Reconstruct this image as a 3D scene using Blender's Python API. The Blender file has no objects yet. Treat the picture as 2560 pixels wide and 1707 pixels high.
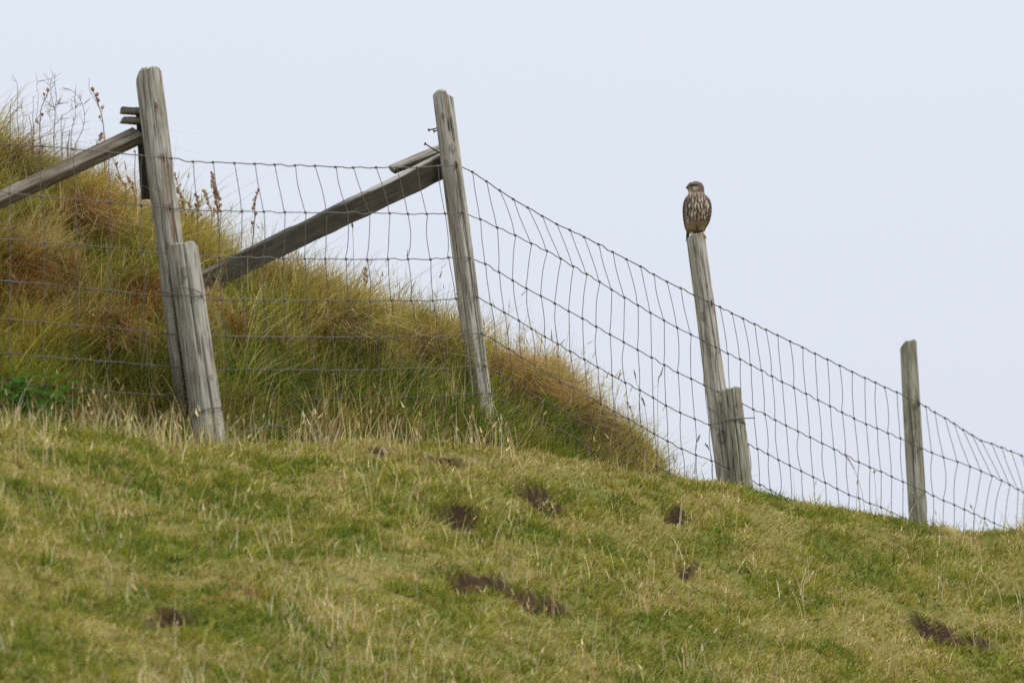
import bpy, math
import numpy as np
from mathutils import Vector, Matrix

rng = np.random.default_rng(7)
C = bpy.context.scene.collection
R = math.radians

# ------------------------------------------------------------------ camera and photo <-> world mapping
TH = R(8.0); CY = -50.0; CZ = 1.6; F = 39384.0
ct, st = math.cos(TH), math.sin(TH)

def at(u, v, Y):
    """world point seen at photo pixel (u, v) (2560 wide) at world depth Y"""
    u = np.asarray(u, float); v = np.asarray(v, float); Y = np.asarray(Y, float)
    a = (u - 1280) / F; b = (853.5 - v) / F
    t = (Y - CY) / (ct - b * st)
    return np.stack([t * a, Y + 0 * t, CZ + t * (st + b * ct)], -1)

def proj(P):
    d = P - np.array([0, CY, CZ])
    fw = d[..., 1] * ct + d[..., 2] * st
    upc = -d[..., 1] * st + d[..., 2] * ct
    return 1280 + F * d[..., 0] / fw, 853.5 - F * upc / fw

cam = bpy.data.cameras.new('camera'); camo = bpy.data.objects.new('camera', cam); C.objects.link(camo)
camo.location = (0, CY, CZ); camo.rotation_euler = (R(90) + TH, 0, 0)
cam.sensor_width = 36; cam.lens = 36 * F / 2560
cam.clip_start = 1; cam.clip_end = 2000
cam.dof.use_dof = True; cam.dof.focus_distance = 49.5; cam.dof.aperture_fstop = 9.0
bpy.context.scene.camera = camo

# ------------------------------------------------------------------ noise
def _h(ix, iy, iz, seed):
    n = (ix * 374761393 + iy * 668265263 + iz * 2147483647 + seed * 1274126177) & 0xffffffff
    n = ((n ^ (n >> 13)) * 1274126177) & 0xffffffff
    n = (n ^ (n >> 16)) & 0xffffffff
    return n / 4294967295.0

def vnoise(x, y, z=0.0, seed=0):
    x, y, z = np.broadcast_arrays(np.asarray(x, float), np.asarray(y, float), np.asarray(z, float))
    ix, iy, iz = np.floor(x), np.floor(y), np.floor(z)
    fx, fy, fz = x - ix, y - iy, z - iz
    ix, iy, iz = ix.astype(np.int64), iy.astype(np.int64), iz.astype(np.int64)
    sx, sy, sz = [f * f * (3 - 2 * f) for f in (fx, fy, fz)]
    out = 0
    for dx in (0, 1):
        for dy in (0, 1):
            for dz in (0, 1):
                w = (sx if dx else 1 - sx) * (sy if dy else 1 - sy) * (sz if dz else 1 - sz)
                out = out + w * _h(ix + dx, iy + dy, iz + dz, seed)
    return out * 2 - 1

def fbm(x, y, z=0.0, seed=0, o=4):
    s, a, f = 0, 1.0, 1.0; n = 0
    for k in range(o):
        s = s + a * vnoise(np.asarray(x) * f, np.asarray(y) * f, np.asarray(z) * f, seed + k * 17); n += a; a *= .5; f *= 2.03
    return s / n

def sstep(a, b, x):
    t = np.clip((np.asarray(x, float) - a) / (b - a), 0, 1); return t * t * (3 - 2 * t)

# ------------------------------------------------------------------ mesh helpers
def mesh_np(name, V, faces, mat=None, parent=None, col=None, smooth=True, origin=None):
    """faces: (N,k) int array or list of lists"""
    V = np.asarray(V, float)
    me = bpy.data.meshes.new(name)
    if isinstance(faces, np.ndarray):
        k = faces.shape[1]; n = len(faces)
        me.vertices.add(len(V)); me.vertices.foreach_set('co', V.astype(np.float32).ravel())
        me.loops.add(n * k); me.loops.foreach_set('vertex_index', faces.astype(np.int32).ravel())
        me.polygons.add(n); me.polygons.foreach_set('loop_start', np.arange(0, n * k, k, dtype=np.int32))
        try: me.polygons.foreach_set('loop_total', np.full(n, k, dtype=np.int32))
        except Exception: pass
        me.update(calc_edges=True)
    else:
        me.from_pydata([tuple(p) for p in V], [], [tuple(int(i) for i in f) for f in faces]); me.update()
    if smooth:
        me.polygons.foreach_set('use_smooth', np.ones(len(me.polygons), dtype=bool))
    if col is not None:
        a = me.color_attributes.new('col', 'FLOAT_COLOR', 'POINT')
        c = np.ones((len(V), 4), np.float32); c[:, :3] = col; a.data.foreach_set('color', c.ravel())
    if mat: me.materials.append(mat)
    o = bpy.data.objects.new(name, me); C.objects.link(o)
    if parent is not None:
        o.parent = parent
    return o

def tag(o, label=None, cat=None, group=None, kind=None):
    if label: o['label'] = label
    if cat: o['category'] = cat
    if group: o['group'] = group
    if kind: o['kind'] = kind
    return o

def empty(name, loc, rot=None):
    o = bpy.data.objects.new(name, None); o.empty_display_size = .05; C.objects.link(o); o.location = loc
    if rot is not None: o.rotation_mode = 'QUATERNION'; o.rotation_quaternion = rot
    return o

def grid_faces(nr, nc, wrap=True, off=0):
    r = np.arange(nr - 1)[:, None]; c = np.arange(nc if wrap else nc - 1)[None, :]
    c2 = (c + 1) % nc
    f = np.stack([r * nc + c, r * nc + c2, (r + 1) * nc + c2, (r + 1) * nc + c], -1)
    return f.reshape(-1, 4) + off

class MB:
    def __init__(s): s.V = []; s.F = []; s.C = []; s.n = 0
    def add(s, V, F, col=None):
        V = np.asarray(V, float).reshape(-1, 3)
        s.V.append(V); s.F += [[int(i) + s.n for i in f] for f in F]
        s.C.append(np.tile(np.asarray(col if col is not None else (1, 1, 1), float).reshape(-1, 3), (1, 1)) if col is not None and np.ndim(col) == 2
                   else np.tile(np.asarray(col if col is not None else (1, 1, 1), float), (len(V), 1)))
        s.n += len(V)
    def tube(s, pts, rad, sides=6, col=None, cap=True):
        P = np.asarray(pts, float); n = len(P)
        rad = np.broadcast_to(np.asarray(rad, float), (n,))
        T = np.gradient(P, axis=0); T /= np.linalg.norm(T, axis=1)[:, None] + 1e-12
        up = np.array([0., 0, 1]) if abs(T[0, 2]) < .9 else np.array([0., 1, 0])
        N = np.cross(T[0], up); N /= np.linalg.norm(N)
        th = np.arange(sides) / sides * 2 * np.pi
        V = np.zeros((n, sides, 3))
        for i in range(n):
            N = N - T[i] * N.dot(T[i]); N /= np.linalg.norm(N) + 1e-12
            B = np.cross(T[i], N)
            V[i] = P[i] + rad[i] * (np.cos(th)[:, None] * N + np.sin(th)[:, None] * B)
        Fc = grid_faces(n, sides).tolist()
        if cap:
            Fc.append(list(range(sides))[::-1]); Fc.append([(n - 1) * sides + k for k in range(sides)])
        s.add(V, Fc, col)
    def ball(s, c, r, col=None, nu=8, nv=6, sc=(1, 1, 1)):
        th = np.arange(nu) / nu * 2 * np.pi; ph = np.linspace(0.02, np.pi - .02, nv)
        V = np.stack([np.outer(np.sin(ph), np.cos(th)) * sc[0], np.outer(np.sin(ph), np.sin(th)) * sc[1],
                      np.outer(np.cos(ph), np.ones(nu)) * sc[2]], -1) * r + np.asarray(c)
        Fc = grid_faces(nv, nu).tolist(); Fc.append(list(range(nu))[::-1]); Fc.append([(nv - 1) * nu + k for k in range(nu)])
        s.add(V, Fc, col)
    def build(s, name, mat, parent=None, smooth=True):
        V = np.concatenate(s.V); 
        return mesh_np(name, V, s.F, mat, parent, np.concatenate(s.C), smooth)

def spline(pts, m=4):
    """Catmull-Rom through pts with m samples per span"""
    P = np.asarray(pts, float)
    if len(P) < 3:
        return np.array([P[0] + (P[-1] - P[0]) * t for t in np.linspace(0, 1, m + 1)])
    Q = np.vstack([2 * P[0] - P[1], P, 2 * P[-1] - P[-2]])
    out = []
    for i in range(1, len(Q) - 2):
        for k in range(m):
            t = k / m
            out.append(.5 * ((2 * Q[i]) + (-Q[i - 1] + Q[i + 1]) * t + (2 * Q[i - 1] - 5 * Q[i] + 4 * Q[i + 1] - Q[i + 2]) * t * t
                             + (-Q[i - 1] + 3 * Q[i] - 3 * Q[i + 1] + Q[i + 2]) * t ** 3))
    out.append(P[-1]); return np.array(out)

# ------------------------------------------------------------------ materials
def new_mat(name):
    m = bpy.data.materials.new(name); m.use_nodes = True
    nt = m.node_tree; nt.nodes.clear()
    out = nt.nodes.new('ShaderNodeOutputMaterial')
    return m, nt, nt.nodes, nt.links, out

def mat_grass(name, transl=.3):
    m, nt, N, L, out = new_mat(name)
    a = N.new('ShaderNodeAttribute'); a.attribute_name = 'col'
    d = N.new('ShaderNodeBsdfPrincipled'); d.inputs['Roughness'].default_value = .75
    d.inputs['Specular IOR Level'].default_value = .06
    t = N.new('ShaderNodeBsdfTranslucent'); mx = N.new('ShaderNodeMixShader'); mx.inputs[0].default_value = transl
    L.new(a.outputs['Color'], d.inputs['Base Color']); L.new(a.outputs['Color'], t.inputs['Color'])
    L.new(d.outputs[0], mx.inputs[1]); L.new(t.outputs[0], mx.inputs[2]); L.new(mx.outputs[0], out.inputs[0])
    return m

def mat_vcol(name, rough=.7, spec=.3, metal=0.0):
    m, nt, N, L, out = new_mat(name)
    a = N.new('ShaderNodeAttribute'); a.attribute_name = 'col'
    d = N.new('ShaderNodeBsdfPrincipled'); d.inputs['Roughness'].default_value = rough
    d.inputs['Specular IOR Level'].default_value = spec; d.inputs['Metallic'].default_value = metal
    L.new(a.outputs['Color'], d.inputs['Base Color']); L.new(d.outputs[0], out.inputs[0])
    return m

def mat_wood(name, c_dark, c_mid, c_light, axis=2, green=0.0):
    m, nt, N, L, out = new_mat(name)
    tc = N.new('ShaderNodeTexCoord')
    def noise(scx, sca, det, rough=.6, dist=0.0):
        mp = N.new('ShaderNodeMapping'); s = [scx] * 3; s[axis] = sca; mp.inputs['Scale'].default_value = s
        L.new(tc.outputs['Object'], mp.inputs['Vector'])
        n = N.new('ShaderNodeTexNoise'); n.inputs['Scale'].default_value = 1; n.inputs['Detail'].default_value = det
        n.inputs['Roughness'].default_value = rough; n.inputs['Distortion'].default_value = dist
        L.new(mp.outputs[0], n.inputs['Vector']); return n
    g1 = noise(75, 5, 6, .7, .6); g2 = noise(300, 14, 4, .6); g3 = noise(26, 9, 5, .6, .5)
    r1 = N.new('ShaderNodeValToRGB'); e = r1.color_ramp.elements
    e[0].position = .39; e[0].color = (*c_dark, 1); e[1].position = .62; e[1].color = (*c_light, 1)
    k = e.new(.5); k.color = (*c_mid, 1)
    ad = N.new('ShaderNodeMath'); ad.operation = 'MULTIPLY_ADD'; ad.inputs[1].default_value = .35
    L.new(g2.outputs[0], ad.inputs[0]); 
    ml = N.new('ShaderNodeMath'); ml.operation = 'MULTIPLY'; ml.inputs[1].default_value = .65; L.new(g1.outputs[0], ml.inputs[0])
    L.new(ml.outputs[0], ad.inputs[2]); L.new(ad.outputs[0], r1.inputs[0])
    # broad blotches: algae / weathering
    r3 = N.new('ShaderNodeValToRGB'); r3.color_ramp.elements[0].position = .42; r3.color_ramp.elements[1].position = .68
    L.new(g3.outputs[0], r3.inputs[0])
    mg = N.new('ShaderNodeMix'); mg.data_type = 'RGBA'; mg.blend_type = 'MIX'
    mlt = N.new('ShaderNodeMath'); mlt.operation = 'MULTIPLY'; mlt.inputs[1].default_value = green
    L.new(r3.outputs[0], mlt.inputs[0]); L.new(mlt.outputs[0], mg.inputs['Factor'])
    L.new(r1.outputs[0], mg.inputs['A']); mg.inputs['B'].default_value = (.135, .135, .075, 1)
    g4 = noise(17, 3.0, 5, .7, .8); r4 = N.new('ShaderNodeValToRGB'); r4.color_ramp.elements[0].position = .5; r4.color_ramp.elements[1].position = .66
    L.new(g4.outputs[0], r4.inputs[0]); m4 = N.new('ShaderNodeMath'); m4.operation = 'MULTIPLY'; m4.inputs[1].default_value = .5; L.new(r4.outputs[0], m4.inputs[0])
    x4 = N.new('ShaderNodeMix'); x4.data_type = 'RGBA'; L.new(m4.outputs[0], x4.inputs['Factor']); L.new(mg.outputs['Result'], x4.inputs['A']); x4.inputs['B'].default_value = (c_dark[0] * 1.05, c_dark[1] * .9, c_dark[2] * .75, 1)
    mg = x4
    # marks: R rust stain, G dark split and painted gap shade, B pale bare wood and painted lit edge
    a = N.new('ShaderNodeAttribute'); a.attribute_name = 'col'
    sp = N.new('ShaderNodeSeparateColor'); L.new(a.outputs['Color'], sp.inputs[0])
    def over(prev, fac, colr):
        x = N.new('ShaderNodeMix'); x.data_type = 'RGBA'; L.new(fac, x.inputs['Factor']); L.new(prev, x.inputs['A'])
        x.inputs['B'].default_value = (*colr, 1); return x.outputs['Result']
    c = over(mg.outputs['Result'], sp.outputs['Blue'], (.46, .43, .38))
    c = over(c, sp.outputs['Red'], (.20, .085, .03))
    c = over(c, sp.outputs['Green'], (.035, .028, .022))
    d = N.new('ShaderNodeBsdfPrincipled'); d.inputs['Roughness'].default_value = .85; d.inputs['Specular IOR Level'].default_value = .2
    L.new(c, d.inputs['Base Color'])
    b = N.new('ShaderNodeBump'); b.inputs['Strength'].default_value = 1.0; b.inputs['Distance'].default_value = .005
    L.new(ad.outputs[0], b.inputs['Height']); L.new(b.outputs[0], d.inputs['Normal']); L.new(d.outputs[0], out.inputs[0])
    return m

def mat_wire():
    m, nt, N, L, out = new_mat('galvanised_wire')
    tc = N.new('ShaderNodeTexCoord'); n = N.new('ShaderNodeTexNoise'); n.inputs['Scale'].default_value = 9; n.inputs['Detail'].default_value = 5
    L.new(tc.outputs['Object'], n.inputs['Vector'])
    r = N.new('ShaderNodeValToRGB'); r.color_ramp.elements[0].position = .4; r.color_ramp.elements[0].color = (.11, .10, .10, 1)
    r.color_ramp.elements[1].position = .65; r.color_ramp.elements[1].color = (.08, .055, .04, 1)
    L.new(n.outputs[0], r.inputs[0])
    d = N.new('ShaderNodeBsdfPrincipled'); d.inputs['Metallic'].default_value = .1; d.inputs['Roughness'].default_value = .55
    L.new(r.outputs[0], d.inputs['Base Color']); L.new(d.outputs[0], out.inputs[0]); return m

def mat_ground():
    m, nt, N, L, out = new_mat('turf_soil')
    tc = N.new('ShaderNodeTexCoord')
    def noise(sc, det):
        n = N.new('ShaderNodeTexNoise'); n.inputs['Scale'].default_value = sc; n.inputs['Detail'].default_value = det
        L.new(tc.outputs['Object'], n.inputs['Vector']); return n
    n1 = noise(2.2, 6); n2 = noise(40, 5)
    r = N.new('ShaderNodeValToRGB'); e = r.color_ramp.elements
    e[0].position = .38; e[0].color = (.12, .13, .025, 1); e[1].position = .62; e[1].color = (.20, .165, .05, 1)
    L.new(n1.outputs[0], r.inputs[0])
    r2 = N.new('ShaderNodeValToRGB'); r2.color_ramp.elements[0].color = (.010, .006, .003, 1); r2.color_ramp.elements[1].color = (.055, .030, .014, 1)
    L.new(n2.outputs[0], r2.inputs[0])
    a = N.new('ShaderNodeAttribute'); a.attribute_name = 'col'; sp = N.new('ShaderNodeSeparateColor'); L.new(a.outputs['Color'], sp.inputs[0])
    x = N.new('ShaderNodeMix'); x.data_type = 'RGBA'; L.new(sp.outputs['Red'], x.inputs['Factor'])
    L.new(r.outputs[0], x.inputs['A']); L.new(r2.outputs[0], x.inputs['B'])
    d = N.new('ShaderNodeBsdfPrincipled'); d.inputs['Roughness'].default_value = .95; d.inputs['Specular IOR Level'].default_value = .1
    L.new(x.outputs['Result'], d.inputs['Base Color'])
    b = N.new('ShaderNodeBump'); b.inputs['Strength'].default_value = .7; b.inputs['Distance'].default_value = .012
    L.new(n2.outputs[0], b.inputs['Height']); L.new(b.outputs[0], d.inputs['Normal']); L.new(d.outputs[0], out.inputs[0])
    return m

M_TURF = mat_grass('turf_blades', .3); M_BANK = mat_grass('long_grass', .3); M_DRY = mat_grass('dry_stalk', .15)
M_WIRE = mat_wire(); M_GROUND = mat_ground(); M_PLUM = mat_vcol('plumage', .8, .15); M_HARD = mat_vcol('horn', .35, .5)
M_NAIL = mat_vcol('rusty_iron', .7, .3, .2)
M_WOOD_A = mat_wood('weathered_post_grey', (.13, .105, .075), (.33, .305, .25), (.54, .515, .455), green=.35)
M_WOOD_B = mat_wood('weathered_post_pale', (.14, .115, .08), (.37, .34, .285), (.58, .55, .49), green=.35)
M_WOOD_C = mat_wood('weathered_post_mossy', (.11, .10, .07), (.26, .245, .18), (.43, .41, .335), green=.5)
M_BOARD = mat_wood('weathered_board', (.05, .038, .025), (.125, .10, .07), (.25, .22, .17), axis=0, green=.15)
M_BOARD_P = mat_wood('silvery_board', (.12, .10, .08), (.30, .27, .22), (.48, .45, .39), axis=0, green=.2)
M_BOARD_D = mat_wood('dark_shade_board', (.016, .013, .008), (.032, .026, .017), (.060, .050, .035), axis=0, green=.1)  # strut's underside shade is painted in; the upright board is dark itself

# ------------------------------------------------------------------ fence line depth as a function of photo column
YU = np.array([-400, -200, 430, 1141, 1779, 2297, 2560, 3200.])
YY = np.array([-5.6, -5.2, -4.3, -2.4, 0.0, 2.4, 3.75, 6.5])
def Yw(u): return np.interp(u, YU, YY)          # at the top wire (the whole fence leans left)
YUG = np.array([-400, -200, 492, 1228, 1822, 2300, 2565, 3200.])
def Yf(u): return np.interp(u, YUG, YY)         # at the foot of the fence

def vcrest(u):
    return np.interp(u, [-600, 0, 300, 500, 700, 900, 1100, 1300, 1500, 1650, 1800, 1900, 2000, 2200, 2330, 2450, 2560, 3000, 3600],
                     [1010, 1062, 1100, 1124, 1118, 1108, 1112, 1128, 1166, 1192, 1212, 1237, 1262, 1294, 1326, 1334, 1326, 1350, 1420])
def dcrest(u): return np.interp(u, [-400, 1240, 1500, 1790, 2290, 2560, 3200], [-.42, -.42, -.6, -.9, -1.5, -1.8, -2.4])
def vfence(u): return np.interp(u, [-400, 0, 430, 1141, 1300, 1500, 1790, 2290, 2560, 3200],
                                [1040, 1068, 1085, 1036, 1100, 1205, 1370, 1600, 1680, 1850])
def vridge(u):
    return np.interp(u, [-600, -200, 0, 100, 218, 337, 457, 610, 762, 870, 958, 1088, 1208, 1360, 1469, 1578, 1676, 1800, 2000, 2300, 2700, 3300],
                     [130, 275, 370, 440, 495, 552, 600, 668, 740, 800, 830, 850, 880, 955, 1025, 1108, 1222, 1320, 1500, 1760, 2000, 2400])

HOLES = [  # u, v, half width px, half height px, depth m, redness
    (430, 1530, 46, 20, .060, 0), (1085, 1147, 62, 15, .045, 0), (1182, 1146, 17, 11, .03, 0), (940, 1130, 40, 9, .032, .2),
    (1335, 1222, 50, 18, .05, .2), (1362, 1252, 40, 18, .05, .2), (1140, 1279, 58, 15, .045, 0), (1688, 1268, 30, 14, .045, 0),
    (2335, 1565, 55, 16, .038, .2), (2410, 1592, 70, 18, .038, .5), (1190, 1440, 60, 16, .034, .8), (1250, 1462, 80, 18, .034, .9), (1340, 1490, 60, 16, .036, .6),
    (1716, 1414, 34, 10, .032, .3), (640, 1500, 75, 13, .015, .8), (2105, 1357, 10, 8, .03, 0), (2450, 1365, 40, 18, .02, .1),
    (235, 1208, 42, 13, .02, .2), (540, 1210, 22, 13, .03, 0), (560, 1458, 45, 9, .015, .3), (2050, 1548, 24, 9, .02, 0),
    (860, 1455, 40, 12, .02, 0), (1540, 1560, 30, 9, .015, .1), (1235, 1100, 30, 9, .02, .2), (1850, 1385, 38, 12, .02, .2)]

def fg(t):
    t = np.maximum(t, 0)
    return 190 * t - 58 * (1 - np.exp(-t / .35))
_tt = np.linspace(0, 12, 1200); _ft = fg(_tt)

def tray(Y, v): return (Y - CY) / (ct - (853.5 - v) / F * st)
def z_of(v, Y):
    b = (853.5 - v) / F
    return CZ + (Y - CY) / (ct - b * st) * (st + b * ct)
TMAX = 4.6

def fore_xy(u, v):
    t = np.interp(v - vcrest(u), _ft, _tt); Y = Yf(u) + dcrest(u) - t
    return (u - 1280) / F * tray(Y, v), Y
_hc = [(*fore_xy(np.array(float(h[0])), np.array(float(h[1]))), h) for h in HOLES]
def t_of(X, Y):
    u = 1280 + X * F / tray(Y, 1300.); return Yf(u) + dcrest(u) - Y
_hr = np.random.default_rng(3)
_hx = [(float(hx), float(t_of(hx, hy)), h, _hr.uniform(-.05, .5), _hr.uniform(.7, 1.3), float(_hr.uniform(0, 50))) for hx, hy, h in _hc]

def hole_field(X, Y):
    """turf steps: a steep little earth face with the turf trodden away below it.
    returns turf-removal strength, depth, redness, soil strength"""
    sh = np.shape(X); s = np.zeros(sh); d = np.zeros(sh); rd = np.zeros(sh); so = np.zeros(sh)
    wx = .022 * fbm(X * 9, Y * 3, 1.3, 5, 2); wy = .05 * fbm(X * 11, Y * 2, 3.3, 6, 3)
    X = np.asarray(X, float).ravel(); Y = np.asarray(Y, float).ravel(); T = t_of(X, Y)
    s, d, rd, so = s.ravel(), d.ravel(), rd.ravel(), so.ravel()
    for hx, ht, h, sk, ln, sd in _hx:
        rx = h[2] / 780 * 1.5
        m = np.nonzero((np.abs(X - hx) < rx * 1.6 + .02) & (np.abs(T - ht) < .55))[0]
        if not len(m): continue
        x, t = X[m], T[m]
        y = ht - t + .08 * fbm(x * 18 + sd, t * 4, sd, 6, 3) + sk * (x - hx)      # + upslope
        e = np.abs(x + .03 * fbm(x * 20, t * 9, sd, 5, 2) - hx) / rx
        kx = 1 - sstep(.2, 1.1, e)
        lump = np.clip(.62 + 1.1 * fbm(x * 32, t * 24, sd, 8, 2), 0, 1)
        near = np.exp(-(np.clip(np.abs(y + .03) - .02, 0, 9) / .04) ** 2) * kx
        s[m] = np.maximum(s[m], near * lump * (1 if h[4] > .03 else .55)); rd[m] = np.maximum(rd[m], near * h[5])
        if h[4] > .03:
            prof = sstep(-.26 * ln, -.05, y) * (1 - sstep(.0, .035, y))
            d[m] = np.maximum(d[m], kx * prof * h[4] * .75)
            so[m] = np.maximum(so[m], np.exp(-(np.clip(np.abs(y + .01) - .035, 0, 9) / .03) ** 2) * kx)
    s, d, rd, so = [q.reshape(sh) for q in (s, d, rd, so)]
    return s, d, rd, so

TUSS = [  # bank tussocks: u, v, ru, rv, bulge m, colour id
    (545, 800, 62, 62, .045, 'rust'), (370, 765, 70, 50, .05, 'rust'), (985, 905, 105, 26, .045, 'brown'), (850, 850, 70, 38, .03, 'brown'),
    (215, 570, 75, 60, .07, 'rust'), (40, 440, 80, 45, .03, 'brown'), (70, 715, 110, 55, .05, 'rust'), (90, 620, 80, 30, .04, 'tan'), (170, 800, 60, 30, .03, 'tan'), (730, 700, 90, 35, .02, 'tan'),
    (280, 860, 80, 45, .05, 'rust'), (60, 860, 110, 50, .03, 'gold'), (1330, 985, 80, 30, .015, 'rust'), (1480, 1065, 70, 35, .015, 'brown'),
    (1250, 925, 55, 30, .015, 'rust'), (450, 640, 40, 30, .03, 'gold')]

def height(X, Y, detail=True):
    X = np.asarray(X, float); Y = np.asarray(Y, float)
    t0 = tray(Y, 1200.); u = 1280 + X * F / t0
    uc = np.clip(u, -600, 3400)
    yf = Yf(uc); d = Y - yf; dc = dcrest(uc); vc = vcrest(uc); vf = vfence(uc); vr = vridge(uc)
    t = dc - d
    v_fore = vc + fg(np.clip(t, 0, TMAX))
    q = np.clip((d - dc) / (-dc), 0, 1)
    dip = np.interp(uc, [1150, 1350], [34, 0])
    v_mid = vc + (vf - vc) * sstep(0, 1, q) + dip * np.sin(np.pi * q) ** 2
    rise = np.maximum(vf - vr, 0)
    Lr = rise / 800 / .60 + .25
    q2 = np.clip(d / Lr, 0, 1)
    v_bank = vf + (vr - vf) * np.where(vr < vf, np.sin(q2 * np.pi / 2) ** 1.15, q2)
    v = np.where(t > 0, v_fore, np.where(d < 0, v_mid, v_bank))
    z = z_of(v, np.where(t > TMAX, yf + dc - TMAX, Y))
    # toward the camera: ease down to the flat
    zN = np.maximum(z, .5)
    z = np.where(t > TMAX, zN * np.exp(-(.40 / zN) * (t - TMAX)), z)
    # behind the ridge
    e = np.maximum(d - Lr, 0)
    zz = z_of(v, yf + Lr)
    z = np.where(e > 0, zz + (.14 * e - 0.5 * e * e) * (e < .5) , z)
    z05 = zz + .14 * .5 - .5 * .25
    z = np.where(e >= .5, z05 * np.exp(-.36 / np.maximum(z05, 1) * (e - .5)), z)
    if detail:
        near = (t < TMAX + 1) & (e < 1.0)
        hum = .024 * fbm(X * 2.6, Y * 2.0, 0, 11, 3) + .026 * fbm(X * 7, Y * 6, 0, 21, 3)
        w_f = sstep(0.0, .5, t) * .8 + .25
        w_b = sstep(0, .35, d) * 1.3
        z = z + hum * np.where(d < 0, w_f, .4 + w_b) * near
        z = z + .035 * fbm(X * 3.4 + 9, Y * 2.5, 0, 31, 3) * sstep(.1, .5, d) * near
        s, dep, _, _ = hole_field(X, Y)
        z = z - 1.25 * dep * near
        # tussock bulges on the bank
        uu, vv = u, v
        for (a, b, ru, rv, bul, c) in TUSS:
            z = z + bul * np.exp(-(((uu - a) / ru) ** 2 + ((vv - b) / rv) ** 2)) * (d > 0) * near
            z = z - .9 * bul * np.exp(-(((uu - a) / (ru * .9)) ** 2 + ((vv - b - rv * 1.5) / (rv * .6)) ** 2)) * (d > 0.05) * near
    return z

# ------------------------------------------------------------------ ground
def axis(lo, hi, step, far_lo, far_hi):
    c = list(np.arange(lo, hi + step / 2, step)); s = step; x = lo
    L = []
    while x > far_lo: s *= 1.25; x -= s; L.append(x)
    s = step; x = hi; Rr = []
    while x < far_hi: s *= 1.25; x += s; Rr.append(x)
    return np.array(L[::-1] + c + Rr)
gx = axis(-2.15, 2.35, .022, -300, 300); gy = axis(-9.6, 4.6, .026, -70, 500)
GX, GY = np.meshgrid(gx, gy)
GZ = height(GX, GY)
hs, hd, hr, hso = hole_field(GX, GY)
ditch = np.zeros_like(GX)
uG = 1280 + GX * F / tray(GY, 1100.)
dd = GY - Yf(uG)
ditch = np.exp(-((dd + .2) / .13) ** 2) * (uG < 1320)
gcol = np.zeros((GX.size, 3)); gcol[:, 0] = np.clip(np.maximum(hso * 1.3, ditch), 0, 1).ravel()
ground = mesh_np('ground', np.stack([GX, GY, GZ], -1).reshape(-1, 3), grid_faces(len(gy), len(gx), wrap=False), M_GROUND, None, gcol)
ground['kind'] = 'structure'

# ------------------------------------------------------------------ grass
PAL = dict(green=(.165, .205, .026), dgreen=(.085, .135, .022), olive=(.28, .245, .042), lime=(.28, .29, .036), straw=(.60, .49, .22),
           tan=(.46, .35, .145), gold=(.41, .31, .070), rust=(.31, .165, .062), brown=(.17, .11, .05), pink=(.52, .37, .25), pale=(.64, .56, .36))
PAL = {k: np.array(v) for k, v in PAL.items()}

def ribbons(root, d0, bend, length, width, K=3, tilt=None):
    n = len(root)
    az = rng.uniform(-.9, .9, n)
    side = np.stack([np.cos(az), np.sin(az), np.zeros(n)], -1)
    V = np.zeros((n, K + 1, 2, 3), np.float32)
    for k in range(K + 1):
        s = k / K
        p = root + length[:, None] * (d0 * s + bend * s * s)
        w = (width * (1 - s) ** .6 * .5 if k < K else width * .06)[:, None] if k < K else (width * .06)[:, None]
        V[:, k, 0] = p - side * w; V[:, k, 1] = p + side * w
    base = (np.arange(n) * (K + 1) * 2)[:, None]
    Fs = []
    for k in range(K):
        Fs.append(np.stack([base[:, 0] + 2 * k, base[:, 0] + 2 * k + 1, base[:, 0] + 2 * k + 3, base[:, 0] + 2 * k + 2], -1))
    return V.reshape(-1, 3), np.stack(Fs, 1).reshape(-1, 4)

def pick(wts, n_keys):
    """wts: (N,k) weights -> chosen index"""
    c = np.cumsum(wts, 1); c /= c[:, -1:]
    r = rng.random(len(wts))[:, None]
    return (r > c).sum(1)

def vary(col, a=.16):
    n = len(col)
    b = np.exp(rng.normal(0, a, n))[:, None]
    h = 1 + rng.normal(0, .05, (n, 3))
    return np.clip(col * b * h, .01, .8)

# --- short turf on the near slope
def clumps(nc, xs, ys, rad, per):
    """blade positions gathered in clumps; returns clump index, x, y, radial offset"""
    idx = np.repeat(np.arange(nc), per); n = len(idx)
    r = rad * np.sqrt(rng.random(n)) ; a = rng.uniform(0, 2 * np.pi, n)
    return idx, r * np.cos(a), r * np.sin(a)

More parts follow.
